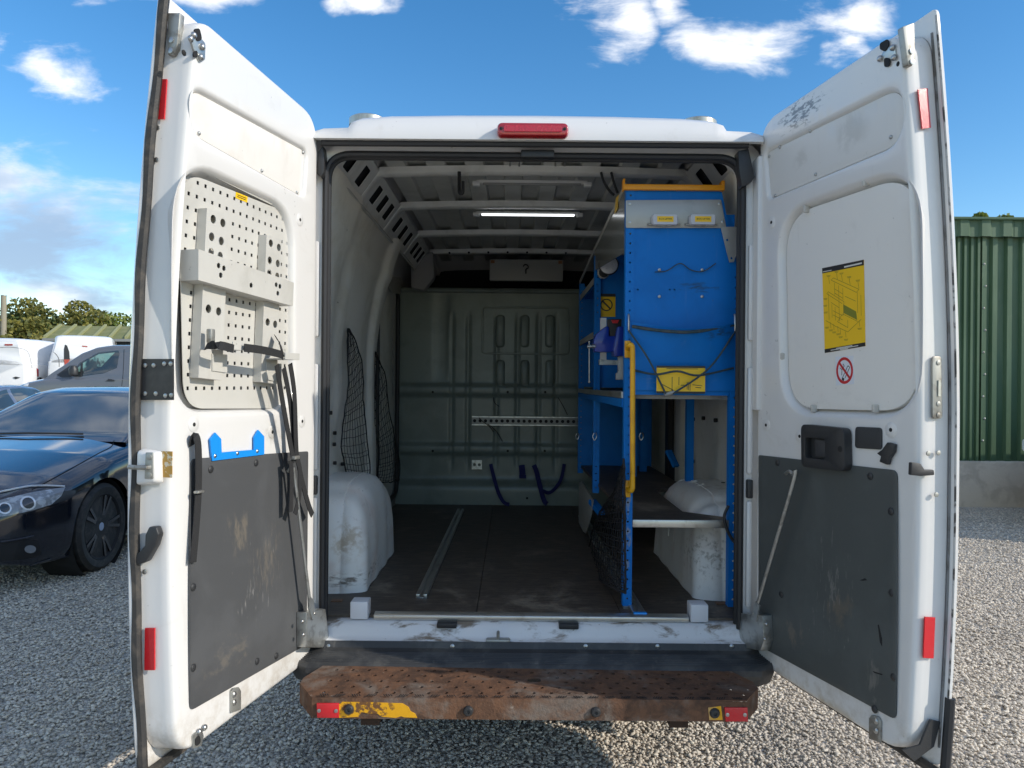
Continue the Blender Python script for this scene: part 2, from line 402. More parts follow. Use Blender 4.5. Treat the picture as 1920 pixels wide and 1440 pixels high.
vo = nd(gn, 'ShaderNodeTexVoronoi'); vo.inputs['Scale'].default_value = 70; gtc = nd(gn, 'ShaderNodeTexCoord'); gn.links.new(gtc.outputs['Object'], vo.inputs['Vector'])
bp = nd(gn, 'ShaderNodeBump'); bp.inputs['Strength'].default_value = 1; bp.inputs['Distance'].default_value = .02; bp.invert = True
gn.links.new(vo.outputs['Distance'], bp.inputs['Height']); gn.links.new(bp.outputs[0], gp.inputs['Normal'])
xs = [-200, -90, -40, -20, -12, -8, -5, -3, -1, 1, 3, 5, 8, 12, 20, 40, 90, 200]
ys = [-60, -20, -8, -3, 0, 2, 4, 6, 8, 9, 10, 11, 12, 14, 16, 19, 23, 28, 35, 50, 90, 180, 400]
b = B(); n = len(xs)
b.add([(x, y, gz(x, min(y, 40))) for y in ys for x in xs], [(j*n+i, j*n+i+1, (j+1)*n+i+1, (j+1)*n+i) for j in range(len(ys)-1) for i in range(n-1)])
tag(b.obj('ground', M_ground, sharp=180), kind='structure')

# loose stones: one mesh, each stone a small faceted lump
def stones():
    pts = []
    def field(x0, x1, y0, y1, dens, s0, s1, keep):
        k = int((x1-x0)*(y1-y0)*dens)
        p = np.column_stack([rng.uniform(x0, x1, k), rng.uniform(y0, y1, k), rng.uniform(s0, s1, k)])
        p = p[keep(p[:, 0], p[:, 1])]; pts.append(p)
    inview = lambda x, y: (np.abs(x) < .74*y+.15)
    hid = lambda x, y: ~((x > -.72+.0*y) & (x < .86) & (y > 3.75))
    field(-3.2, 3.2, 2.45, 4.1, 6200, .0052, .0108, lambda x, y: inview(x, y) & hid(x, y))
    field(-4.6, 4.6, 4.1, 6.0, 3600, .0062, .0120, lambda x, y: inview(x, y) & ((x < -.75*y*.0-1.2) | (x > 1.5)))
    field(-5.6, 6.4, 6.0, 8.8, 1300, .007, .013, lambda x, y: inview(x, y) & ((x > 3.0) | (x < -2.6)))
    p = np.concatenate(pts); k = len(p)
    t = (1+5**.5)/2
    iv = np.array([(-1,t,0),(1,t,0),(-1,-t,0),(1,-t,0),(0,-1,t),(0,1,t),(0,-1,-t),(0,1,-t),(t,0,-1),(t,0,1),(-t,0,-1),(-t,0,1)], float)
    iv /= np.linalg.norm(iv[0])
    fc = np.array([(0,11,5),(0,5,1),(0,1,7),(0,7,10),(0,10,11),(1,5,9),(5,11,4),(11,10,2),(10,7,6),(7,1,8),(3,9,4),(3,4,2),(3,2,6),(3,6,8),(3,8,9),(4,9,5),(2,4,11),(6,2,10),(8,6,7),(9,8,1)])
    V = iv[None]*(1+rng.uniform(-.28, .28, (k, 12, 1)))
    V = V*np.column_stack([rng.uniform(.8, 1.35, k), rng.uniform(.65, 1.0, k), rng.uniform(.38, .65, k)])[:, None]
    al, be = rng.uniform(0, 6.28, k), rng.uniform(-.5, .5, k)
    ca, sa, cb_, sb = np.cos(al), np.sin(al), np.cos(be), np.sin(be)
    x, y, z = V[..., 0], V[..., 1], V[..., 2]
    x, z = x*cb_[:, None]+z*sb[:, None], -x*sb[:, None]+z*cb_[:, None]
    x, y = x*ca[:, None]-y*sa[:, None], x*sa[:, None]+y*ca[:, None]
    V = np.stack([x, y, z], -1)*p[:, 2][:, None, None]
    V[..., 0] += p[:, 0][:, None]; V[..., 1] += p[:, 1][:, None]
    V[..., 2] += (rng.uniform(-.003, .011, k))[:, None]
    FF = (fc[None]+(np.arange(k)*12)[:, None, None]).reshape(-1)
    me = bpy.data.meshes.new('gravel'); me.vertices.add(k*12); me.vertices.foreach_set('co', V.reshape(-1).astype(np.float32))
    nf = k*20; me.loops.add(nf*3); me.loops.foreach_set('vertex_index', FF.astype(np.int32))
    me.polygons.add(nf); me.polygons.foreach_set('loop_start', (np.arange(nf)*3).astype(np.int32)); me.update(calc_edges=True)
    a = me.attributes.new('tone', 'FLOAT', 'FACE'); a.data.foreach_set('value', np.repeat(rng.uniform(0, 1, k), 20).astype(np.float32))
    m = bpy.data.materials.new('gravel_stone'); m.use_nodes = True; nt = m.node_tree; pb = nt.nodes['Principled BSDF']
    at = nd(nt, 'ShaderNodeAttribute', attribute_name='tone'); rp = nd(nt, 'ShaderNodeValToRGB'); nt.links.new(at.outputs['Fac'], rp.inputs[0])
    e = rp.color_ramp.elements; e[0].color = (.46, .40, .33, 1); e[1].color = (.90, .80, .66, 1)
    for ps, c in ((.3, (.59, .52, .43)), (.6, (.70, .615, .505)), (.85, (.80, .71, .58))):
        q = rp.color_ramp.elements.new(ps); q.color = (*c, 1)
    gt = nd(nt, 'ShaderNodeTexCoord'); f = noise(nt, gt.outputs['Object'], 130, 3)
    big = smooth(nt, noise(nt, gt.outputs['Object'], 1.1, 4, .6, .6), .48, .72)
    nt.links.new(mixc(nt, mth(nt, 'ADD', mth(nt, 'MULTIPLY', f, .32), mth(nt, 'MULTIPLY', big, .30)), rp.outputs[0], (.2, .17, .14)), pb.inputs['Base Color']); pb.inputs['Roughness'].default_value = .85
    me.materials.append(m); ob = bpy.data.objects.new('gravel', me); col.objects.link(ob)
    tag(ob, 'loose grey and tan crushed stone covering the yard', 'gravel', kind='stuff')
stones()

# ================================================================== THE WHITE PANEL VAN
XC = .085; RY = 2.755; BY = 5.42; FZ = .563
van = empty('panel_van', (XC, 5.0, 0), 'white panel van with both rear doors wide open and a rusty rear step', 'van')
HP = [(0,2.487),(.3,2.485),(.55,2.479),(.66,2.470),(.688,2.460),(.70,2.425),(.79,2.418),(.835,2.395),(.875,2.33),(.93,2.15),(.985,1.6),(1.02,1.1),(1.02,.75),(1.0,.5),(.97,.36)]
def sect(Y, top=0., k=1.0, zs=1.0):
    pr = []
    for x, z in HP: pr.append((x*k, .36+(z-.36)*zs+top*max(0, (z-2.3)/.187)))
    return [(XC-x, Y, z) for x, z in reversed(pr)]+[(XC+x, Y, z) for x, z in pr[1:]]
b = B()
secs = [(RY+.005, -.145, .935, 1), (RY+.0, -.12, .95, 1), (RY-.01, -.085, .96, 1), (RY-.003, -.035, .975, 1), (RY+.03, -.01, .985, 1), (RY+.12, 0, 1, 1), (3.6, .015, 1, 1), (4.6, .02, 1, 1), (5.5, .01, 1, 1), (6.0, -.03, .99, .985),
        (6.35, 0, .98, .86), (6.9, 0, .97, .60), (7.45, 0, .94, .45), (7.75, 0, .88, .36), (7.85, 0, .80, .24)]
secs[0] = (RY-.06, -.15, .93, 1); secs[1] = (RY-.085, -.14, .945, 1); secs[2] = (RY-.085, -.115, .955, 1); secs[3] = (RY-.06, -.06, .97, 1)
L = []
lipz = P(1000, 263, RY-.08).z; ease = [0, .0, .10, .55, .88]
for i, (Y, t, k, zs) in enumerate(secs):
    s = sect(Y, 0 if i < 5 else t, 1 if i < 5 else k, zs)
    if i < 5: s = [(XC+(x-XC)*(.985+.015*ease[i]), (RY+.03 if z < 2.36 else Y), (lipz+(z-lipz)*ease[i] if z >= 2.36 else z)) for x, y, z in s]
    L.append(s)
b.loops(L, closed=False, cap1=True)
b.obj('body_shell', M_white, van, sharp=50)
# windscreen, lamps and wheels at the far end (seen only from elsewhere)
M_glassd = mat('dark_glass', (.015, .02, .022), .06, coat=1)
b = B(); b.hexa([(XC-.80,6.31,1.98),(XC+.80,6.31,1.98),(XC+.84,6.83,1.44),(XC-.84,6.83,1.44),(XC-.80,6.36,2.02),(XC+.80,6.36,2.02),(XC+.84,6.87,1.48),(XC-.84,6.87,1.48)]); b.obj('windscreen', M_glassd, van, bevel=.01)
M_tyre = mat('tyre_rubber', (.022, .022, .022), .75, bump=.4, bscale=90, c2=(.05, .045, .04), nscale=20)
M_rimst = mat('steel_rim', (.35, .35, .35), .4, .8)
for sx in (-1, 1):
    for yy in (3.55, 6.85):
        x = XC+sx*.83; b = B()
        b.lathe((x, yy, .335), (sx, 0, 0), [(.20,-.10),(.30,-.11),(.33,-.08),(.335,0),(.33,.08),(.30,.11),(.20,.10)], 28); t = b.obj('wheel', M_tyre, van)
        B().lathe((x, yy, .335), (sx, 0, 0), [(.05,.07),(.10,.05),(.19,.06),(.205,.101),(.21,.09)], 24).obj('rim', M_rimst, t)
    B().box(XC+sx*.62-.10, XC+sx*.62+.10, 7.80, 7.86, .78, .98).obj('headlight', M_lens, van, bevel=.02)
b = B(); b.box(XC-.85, XC+.85, 2.95, 7.3, .33, .37); b.obj('underside', M_black, van)

# ---- rear frame round the aperture
AX0, AX1, AZ0, AZ1 = P(607, 700, RY).x, P(1391, 700, RY).x, .535, P(1000, 291, RY).z
ap = rpoly(rect(AX0, AX1, AZ0, AZ1), [.03, .03, .10, .10], 9, .12)
def ff(Y): return lambda a, b_, t: (a, Y+t, b_)
b = B()
fo = rpoly(rect(AX0-.055, AX1+.055, AZ0-.03, AZ1+.055), [.04, .04, .12, .12], 9, .12)
L = [offs(ap, d) for d in (.105, .075, .07, .045, .04, .012, 0, 0)]
Ys = [RY+.035, RY+.03, RY+.014, RY+.012, RY+.0, RY+.0, RY+.008, RY+.075]
b.loops([[(x, Y, z) for x, z in l] for l, Y in zip(L, Ys)])
b.obj('rear_frame', M_white, van, sharp=50)
def upper(l):
    l = [p for p in l if p[1] > .575]; k = max(range(len(l)), key=lambda i: (Vector(l[i])-Vector(l[i-1])).length); l = l[k:]+l[:k]; return [(l[0][0], .54)]+l+[(l[-1][0], .54)]
b = B(); b.tube([(x, RY-.006, z) for x, z in upper(offs(ap, -.003))], .012, 8); s_ = b.obj('aperture_seal', M_black, van)
b = B(); b.tube([(x, RY+.02, z) for x, z in upper(offs(ap, -.010))], .009, 8); b.obj('seal_lip', M_black, s_)
# gutter seal under the roof end, with its corner blocks
gs = [P(px, 268+5*((px-600)/805), RY-.055) for px in range(603, 1406, 40)]
b = B(); b.tube(gs, .012, 8); g_ = b.obj('gutter_seal', M_black, van)
for pts in (((596,283),(605,272),(608,290),(607,322),(602,332),(593,325)), ((1384,283),(1404,278),(1416,332),(1410,340),(1392,350),(1386,320))):
    b = B(); l = [P(x, y, RY-.045) for x, y in pts]; b.loops([l, [p+Vector((0, .05, 0)) for p in l]], cap0=True, cap1=True); b.obj('corner_block', M_blkplast, van, bevel=.004)
b = B(); p = P(1008, 289, RY-.02); b.box(p.x-.062, p.x+.062, p.y-.01, p.y+.03, p.z-.014, p.z+.014); b.obj('top_latch_plate', M_blkplast, van, bevel=.004)
# vertical pressings on the rear pillars
for sx, xx in ((-1, AX0-.028), (1, AX1+.030)):
    for z0, z1 in ((.62, 1.02), (1.12, 1.52), (1.62, 1.98)):
        b = B(); b.box(xx-.011, xx+.011, RY-.012, RY+.01, z0, z1); b.obj('pillar_pressing', M_white, van, bevel=.008)
    b = B(); b.box(xx-.012, xx+.010, RY-.022, RY+.01, 1.03, 1.10); b.obj('hinge', M_blkplast, van, bevel=.005)
for sx, xa, xb in ((-1, AX0-.075, AX0-.045), (1, AX1+.036, AX1+.066)):  # strips added beside the hinges to block stray sun through the gap
    b = B(); b.box(xa, xb, RY-.055, RY+.02, 1.36, 2.30); b.obj('light_block_strip', M_white, van, bevel=.008)
for xa, xb in ((XC-1.0, XC-.845), (XC+.845, XC+1.0)):
    b = B(); b.box(xa, xb, RY+.038, RY+.125, .50, 2.34); b.obj('inner_pillar', M_white, van, bevel=.012)
# ---- roof end: brake light and the two metal caps on the roof
b = B(); cc = P(999, 244.5, 2.655); hw = .130
l = rpoly(rect(-hw, hw, -.026, .024), [.022, .022, .018, .018], 5)
b.loops([[(cc.x+a, cc.y+.06, cc.z+c) for a, c in l], [(cc.x+a, cc.y-.002, cc.z+c) for a, c in l], [(cc.x+a*.96, cc.y-.018, cc.z+c*.86) for a, c in l]], cap0=True, cap1=True)
bl = b.obj('brake_light', M_redlamp, van, bevel=.003)
b = B(); l = rpoly(rect(-hw*.80, hw*.80, -.013, .013), .008, 4)
b.loops([[(cc.x+a, cc.y-.0185, cc.z+c) for a, c in l], [(cc.x+a, cc.y-.0215, cc.z+c*.8) for a, c in l]], cap1=True); b.obj('lamp_lens', mat('red_lens_face', (.5, .012, .02), .08, coat=1, bump=.8, bscale=90), bl)
for s in (-1, 1): B().lathe((cc.x+s*hw*.88, cc.y-.0165, cc.z), (0, -1, 0), [(.006, 0), (.006, .003), (.003, .004)], 10).obj('screw', M_dark, bl)
for px in (690, 1308):
    c = P(px, 222, 3.12); b = B()
    b.lathe((c.x, 3.12, 2.438), (0, 0, 1), [(.075, 0), (.075, .098), (.079, .100), (.079, .128), (.07, .134), (.02, .136)], 28); b.obj('roof_vent_cap', mat('cap_metal', (.55, .52, .44), .35, .8, c2=(.33, .27, .18), nscale=14, stretch=(1, 1, .2)), van)

# ---- sill, threshold, bumper
b = B(); pr = [(2.83,.545),(2.80,.553),(2.775,.552),(2.752,.546),(2.742,.532),(2.735,.512),(2.722,.502),(2.705,.498),(2.70,.47)]
b.loops([[(AX0-.03, y, z) for y, z in pr]]+[[(x, y, z-.006*math.exp(-((x+.02)/.05)**2)*(1 if 2.71 < y < 2.76 else 0)) for y, z in pr] for x in np.linspace(AX0, AX1, 40)]+[[(AX1+.03, y, z) for y, z in pr]], closed=False)
sill = b.obj('sill', M_sill, van, sharp=60)
for px in (838, 1066):
    p = P(px, 1183, 2.752); B().box(p.x-.037, p.x+.037, 2.734, 2.775, .536, .556).obj('rubber_buffer', M_black, sill, bevel=.004)
p = P(934, 1196, 2.72); B().box(p.x-.045, p.x+.045, 2.70, 2.73, .495, .508).obj('striker_plate', M_dull, sill, bevel=.006)
B().tube([(p.x, 2.71, .50), (p.x, 2.705, .528), (p.x, 2.72, .53)], .006, 8).obj('striker_pin', M_dull, sill)
a, c = P(702, 1163, 2.79), P(1290, 1171, 2.79)
B().hexa([(a.x,2.772,.553),(c.x,2.772,.553),(c.x,2.815,.553),(a.x,2.815,.553),(a.x,2.772,.572),(c.x,2.772,.572),(c.x,2.80,.580),(a.x,2.80,.580)]).obj('threshold_strip', M_alu, van, bevel=.003)
for px in (676, 1308):
    p = P(px, 1150, 2.80); B().box(p.x-.033, p.x+.033, 2.768, 2.835, .556, .622).obj('corner_stop', mat('white_block', (.66, .67, .70), .4, extra=grime(.4, tint=(.3, .14, .06), sc1=20)), van, bevel=.004)
b = B(); pr = [(2.74,.494),(2.70,.499),(2.692,.478),(2.675,.470)]
for i in range(7): y = 2.672-i*.0125; pr += [(y, .470-i*.0012), (y-.003, .467-i*.0012), (y-.0095, .467-i*.0012), (y-.0125, .470-i*.0012)]
pr += [(2.578,.459),(2.57,.45),(2.57,.43),(2.60,.385),(2.66,.37)]
xs_ = [XC-.895, XC-.88, XC-.85]+list(np.linspace(XC-.8, XC+.8, 9))+[XC+.85, XC+.88, XC+.895]
b.loops([[(x, y+max(0, abs(x-XC)-.80)**2*14, z) for y, z in pr] for x in xs_], closed=False)
bump = b.obj('bumper', M_bump, van, sharp=30)
for px in (616, 848, 1098, 1233, 1372):
    p = P(px, 1212, 2.695); B().lathe((p.x, 2.698, p.z), (0, -1, .2), [(.008, 0), (.008, .004), (.004, .006)], 10).obj('screw', M_screw, bump)

# ---- rusty step
SZ = .452; ZF = PZ(1000, 1311, SZ).y; ZB = PZ(1000, 1253, SZ).y
def sx_(px, py): return PZ(px, py, SZ).x
st = [(-.655, ZB), (-.695, ZF+.15), (-.695, ZF+.11), (-.625, ZF), (.752, ZF), (.822, ZF+.10), (.822, ZF+.15), (.775, ZB)]
holes = []
for r_ in range(5):
    y = ZF+.045+r_*.043
    for k in range(25):
        x = -.60+k*.0565+(.028 if r_ % 2 else 0)
        if pip((x, y), offs(st, -.02)) and not (abs(x-.085) < .05 and .10 < y-ZF < .20): holes.append(circ(x, y, .0080, 6, random.random()))
slot = rpoly(rect(.060, .106, ZF+.135, ZF+.165), .012, 4); holes.append(slot)
b = B(); b.plate(st, holes, lambda a, c, t: (a, c, SZ+t+.004*math.sin(a*3)*math.sin(c*9)), -.004, 0)
step = b.obj('step', M_rust, van, sharp=30)
b = B(); fr = [st[2], st[3], st[4], st[5]]
def skirt(pts, z0, z1): return [[(x, y, z1) for x, y in pts], [(x, y-.001, z1-.006) for x, y in pts], [(x, y, z0) for x, y in pts], [(x, y+.02, z0-.002) for x, y in pts]]
b.loops(skirt(st[1:7], SZ-.066, SZ-.002), closed=False); b.obj('step_front', M_rust, step, sharp=30)
b = B(); b.box(-.62, .75, ZF+.03, ZB-.02, SZ-.066, SZ-.06)
for x in (-.45, .55): b.box(x-.03, x+.03, ZF+.05, 3.0, SZ-.11, SZ-.062)
b.obj('step_support', mat('dark_rust', (.05, .028, .018), .9), step)
b = B()
for k in range(27):
    for j in range(4):
        x = -.60+k*.0505+j*.0075; s = .003 if k % 2 else -.003
        b.hexa([(x-.0016-s, ZF+.004, SZ+.0042), (x+.0016-s, ZF+.004, SZ+.0042), (x+.0016+s, ZF+.016, SZ+.0042), (x-.0016+s, ZF+.016, SZ+.0042)]+[(x-.0016-s, ZF+.004, SZ+.0052), (x+.0016-s, ZF+.004, SZ+.0052), (x+.0016+s, ZF+.016, SZ+.0052), (x-.0016+s, ZF+.016, SZ+.0052)])
tag(b.obj('edge_slots', M_dark, step), kind='stuff')
def fz(px, py, dy=-.0025): q = P(px, py, ZF+dy); return (q.x, q.z)
b = B(); l = [fz(*q) for q in ((634,1322),(642,1316),(700,1317),(755,1319),(766,1326),(770,1334),(778,1338),(782,1346),(758,1345),(752,1343),(742,1346),(716,1344),(708,1338),(690,1338),(678,1335),(672,1344),(636,1346))]
b.plate(l, [], lambda a, c, t: (a, ZF-t, c), .0, .0025); b.obj('yellow_paint_patch', mat('flaking_yellow', (.80, .39, .006), .5, extra=scuffs(grime(1.0, tint=(.16, .065, .025), sc1=20), [(-.47, 2.3, .42, .2, .3, .06, (.14, .06, .025), 46, .55, .95, (1, 1, 1))]), bump=.3, bscale=60), step)
b = B(); l = [fz(*q) for q in ((1328,1327),(1352,1324),(1355,1350),(1330,1350))]
b.plate(l, [], lambda a, c, t: (a, ZF-t, c), .0, .0025); b.obj('yellow_paint_patch', MATS['flaking_yellow'], step)
for l in (((594,1318),(636,1318),(636,1345),(595,1345)), ((1358,1326),(1401,1326),(1402,1352),(1360,1352))):
    q = [fz(*p) for p in l]; b = B(); b.plate(q, [], lambda a, c, t: (a, ZF-t, c), .0, .007); o = b.obj('reflector', M_red, step, bevel=.0015)
    for f in (.12, .88):
        x = q[0][0]*(1-f)+q[1][0]*f; z = (q[0][1]+q[2][1])/2; B().lathe((x, ZF-.0068, z), (0, -1, 0), [(.006, 0), (.006, .002), (.003, .003)], 10).obj('rivet', M_screw, o)
for px, py in ((654,1330),(878,1333),(1117,1335),(1340,1337)):
    x, z = fz(px, py); B().lathe((x, ZF+.001, z), (0, -1, 0), [(.0165, 0), (.0165, .006), (.012, .012), (.006, .0125), (.005, .009)], 18).obj('sensor', M_blkplast, step)

# ---- floor of the load area
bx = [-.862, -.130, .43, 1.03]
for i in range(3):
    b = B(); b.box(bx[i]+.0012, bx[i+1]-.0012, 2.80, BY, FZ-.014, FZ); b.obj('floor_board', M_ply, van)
b = B(); b.box(-.87, 1.04, 2.79, BY+.02, FZ-.03, FZ-.016); b.obj('floor_pan', M_dark, van)
def rail(pts, w_):
    (x0, y0), (x1, y1) = pts; d_ = Vector((x1-x0, y1-y0, 0)); n_ = Vector((-d_.y, d_.x, 0)).normalized(); b = B()
    for s in (-1, 1):
        c0 = Vector((x0, y0, 0))+n_*s*w_*.33; c1 = Vector((x1, y1, 0))+n_*s*w_*.33
        b.hexa([(*(c-n_*w_*.17*k).xy, z) for z in (FZ+.001, FZ+.017) for c, k in ((c0, 1), (c1, 1), (c1, -1), (c0, -1))])
    b.hexa([(*(Vector(c).to_3d()-n_*w_*.45*k).xy, z) for z in (FZ+.0005, FZ+.003) for c, k in (((x0, y0), 1), ((x1, y1), 1), ((x1, y1), -1), ((x0, y0), -1))])
    return b
q0, q1 = PZ(790, 1122, FZ), PZ(864, 958, FZ); rail(((q0.x, q0.y), (q1.x, q1.y)), .046).obj('floor_rail', M_alu, van, bevel=.002)
q0, q1 = PZ(1200, 1158, FZ), PZ(1186, 1118, FZ); rail(((q0.x, q0.y), (q0.x-.02, 4.9)), .05).obj('floor_rail', M_alu, van, bevel=.002)
q0 = PZ(1200, 1157, FZ); B().box(q0.x-.026, q0.x+.026, q0.y-.012, q0.y+.006, FZ, FZ+.02).obj('rail_end_cap', M_brightblue, van, bevel=.004)
for px, py, w_ in ((632, 1127, .022), (1355, 1132, .028)):
    q = PZ(px, py, FZ); B().box(q.x-w_, q.x+w_, q.y-.015, q.y+.015, FZ, FZ+.004).obj('floor_plate', mat('rusty_plate', (.22, .12, .07), .7, c2=(.12, .06, .03), nscale=40), van)

# ---- side walls inside
def wallgrid(X, y0, y1, z0, z1, fn, ny=90, nz=70):
    b = B(); Y = np.linspace(y0, y1, ny); Z = np.linspace(z0, z1, nz)
    b.add([(X+fn(y, z), y, z) for z in Z for y in Y], [(j*ny+i, j*ny+i+1, (j+1)*ny+i+1, (j+1)*ny+i) for j in range(nz-1) for i in range(ny-1)]); return b
def bumpf(v, a, b_, s): return 1/(1+math.exp(-(v-a)/s))*1/(1+math.exp((v-b_)/s))
def wl(y, z):
    o = .035*bumpf(y, 4.28, 4.46, .012)+.012*bumpf(y, 2.7, 3.42, .02)+.010*bumpf(z, 2.06, 2.12, .008)+.012*bumpf(y, 3.55, 4.2, .02)*bumpf(z, 1.25, 2.0, .03)
    return o+.15*max(0, (z-1.5)/.79)**2+.003*math.sin(y*7+z*3)+.002*math.sin(y*17-z*5)
wb = wallgrid(XC-.938, 2.83, 4.48, FZ-.02, 2.295, wl); wallL = wb.obj('side_wall', M_inner, van, sharp=60)
wb = wallgrid(XC+.938, 2.83, 5.42, FZ-.02, 2.295, lambda y, z: -(wl(y, z) if y < 4.5 else .15*max(0, (z-1.5)/.79)**2+.03*bumpf(y, 4.3, 4.5, .012)), 130); wallR = wb.obj('side_wall', M_inner, van, sharp=60)
# sliding side door seen from inside
sd = rpoly(rect(4.56, 5.37, .64, 2.12), .10, 6, .1)
b = B(); b.plate(sd, [], lambda a, c, t: (XC-.955+.012*math.sin(a*9)*(c > 1.3)+t, a, c), 0, .004, grid=.05); sdo = b.obj('sliding_door', M_inner, van, sharp=60)
b = B(); b.plate(rect(4.46, 5.5, .5, 2.36), [sd], lambda a, c, t: (XC-.932+t, a, c), -.03, 0); b.obj('door_frame', mat('dark_frame_paint', (.16, .16, .15), .5), van)
b = B(); b.tube([(XC-.925, a, c) for a, c in sd], .016, 8, closed=True); b.obj('door_seal', M_black, sdo)
q = [PX(x, y, XC-.915) for x, y in ((722,517),(778,524),(772,555),(735,549),(720,530))]
b = B(); b.loops([q, [p+Vector((.006, 0, 0)) for p in q]], cap0=True, cap1=True); b.obj('gusset_plate', M_grey, van)
# small holes along the lower wall
for (px, py) in ((621,774),(629,812),(628,833),(629,868),(643,870),(640,480),(632,565)):
    p = PX(px, py, XC-.918); b = B(); b.cyl(p+Vector((-.01, 0, 0)), p+Vector((.004, 0, 0)), .009, n=10); b.obj('plug_hole', M_dark, wallL)
for (px, py) in ((1299,786),(1318,784),(1341,788),(1297,820),(1298,865),(1334,905),(1355,908)):
    p = PX(px, py, XC+.918); b = B(); b.cyl(p+Vector((.01, 0, 0)), p+Vector((-.006, 0, 0)), .010, n=10); b.obj('plug_hole', M_dark, wallR)
B().box(XC+.90, XC+.915, 4.42, 4.56, .70, 1.02).obj('black_seal_strip', M_black, wallR); B().box(XC+.895, XC+.93, 4.6, 4.68, .58, 1.5).obj('black_pillar', M_black, wallR)
# wheel arches
def arch(side, X0, X1, y0, y1, top):
    pr = [(y0, FZ), (y0+.01, FZ+.10), (y0+.03, FZ+.26), (y0+.075, FZ+.37), (y0+.15, top-.035), (y0+.25, top), (y1-.30, top), (y1-.17, top-.04), (y1-.08, FZ+.34), (y1-.03, FZ+.2), (y1, FZ)]
    pr = [tuple(p) for p in catmull([(a, c, 0) for a, c in pr], 5)]
    cy = (y0+y1)/2; L = []
    for f, ky, kz in ((0, 1.02, 1), (.3, 1.01, 1), (.55, 1, .995), (.56, .995, .985), (.60, .995, .985), (.61, 1, .985), (.75, .985, .96), (.86, .965, .90), (.94, .945, .80), (.985, .92, .62), (1.0, .90, .40), (1.01, .89, 0)):
        x = X0+(X1-X0)*f
        L.append([(x+.003*math.sin(p[0]*25)*(f > .8), cy+(p[0]-cy)*ky, FZ+(p[1]-FZ)*(kz if kz > 0 else 0)) for p in pr])
    b = B(); b.loops(L, closed=False); b.add(L[-1], [tuple(range(len(L[-1])))])
    return b.obj('wheel_arch', M_arch, van, sharp=55)
aL = arch(-1, XC-.945, -.615, 3.08, 3.92, 1.01)
aR = arch(1, XC+.945, .765, 3.02, 3.95, .985)
for ar, xx, s in ((aL, -.655, -1), (aR, .80, 1)):
    for k, yy in enumerate((3.42, 3.55, 3.68)):
        pts = catmull([(xx+s*.10, yy, 1.0-.01), (xx+s*.03, yy, .955), (xx-s*.02, yy+.005, .86), (xx-s*.033, yy+.01, .72)], 6)
        B().tube(pts, .006, 6).obj('pressed_rib', M_arch, ar)
    for z in (.615, .70): B().tube([(xx-s*.03+s*.02*(z-.6), yy_, z) for yy_ in np.linspace(3.18, 3.75, 10)], .004, 6).obj('pressed_rib', M_arch, ar)

# ---- roof lining: corrugated panels, cross ribs, perforated side rails
def rz(x): return 2.442-.014*((x-XC)/.7)**2
b = B(); prof = []
x = XC-.66; k = 0
while x < XC+.62:
    up = .018 if k % 2 else 0.
    prof += [(x+.004, rz(x)-.0+up), (x+.088-.004, rz(x+.088)+up)]; x += .088; k += 1
b.loops([[(x, Y, z) for x, z in prof] for Y in (2.80, 3.4, 4.0, 4.75, 5.9)], closed=False); b.obj('roof_lining', M_roofin, van, sharp=30)
for i, Y in enumerate((3.36, 4.0, 4.74, 5.40)):
    def ctr(f):
        x = XC+f*.82; a = abs(f)
        return Vector((x, Y, (rz(x)-.035 if a < .855 else rz(XC+.70)-.035-(a-.855)*1.15)))
    L = []
    for f in np.linspace(-.965, .965, 81):
        c = ctr(f); L.append([(c.x, Y-.036, c.z+.035), (c.x, Y-.030, c.z+.008), (c.x, Y-.020, c.z+.002), (c.x, Y+.020, c.z+.002), (c.x, Y+.030, c.z+.008), (c.x, Y+.036, c.z+.035)])
    b = B(); b.loops(L, closed=False); o = b.obj('roof_rib', M_rib, van, sharp=35)
    if i == 3:
        for f in np.linspace(-.55, .3, 7): B().cyl((XC+f, Y-.04, rz(XC+f)-.03), (XC+f, Y-.046, rz(XC+f)-.03), .008, n=8).obj('rib_hole', M_dark, o)
for s in (-1, 1):
    hol = []
    for a_, e_ in ((2.86, 3.30), (3.42, 3.94), (4.06, 4.68), (4.8, 5.3)):
        k_ = 3 if e_-a_ > .45 else 2
        for j in range(k_):
            y_ = a_+(e_-a_)*(j+.5)/k_; hol.append(rpoly(rect(y_-.05, y_+.05, .035, .125), .012, 3))
    b = B(); o0 = Vector((XC+s*.695, 0, 2.412)); dv = Vector((s*.09, 0, -.125))/.154; nv = Vector((-s*.125, 0, -.09))/.154
    b.plate(rect(2.82, 5.45, 0, .17), hol, lambda a, c, t: tuple(o0+dv*c+nv*t+Vector((0, a, 0))), -.003, 0)
    cr_ = b.obj('roof_side_rail', M_rib, van, sharp=30)
    B().hexa([tuple(o0+dv*c+nv*t+Vector((0, a, 0))) for t in (-.020, -.016) for a, c in ((2.82, .02), (5.45, .02), (5.45, .175), (2.82, .175))]).obj('rail_cavity', M_dark, cr_)
    q0_ = o0+dv*.165; B().tube([(q0_.x, y_, q0_.z-.008) for y_ in (2.83, 5.4)], .008, 6).obj('rail_seam', M_roofin, cr_)
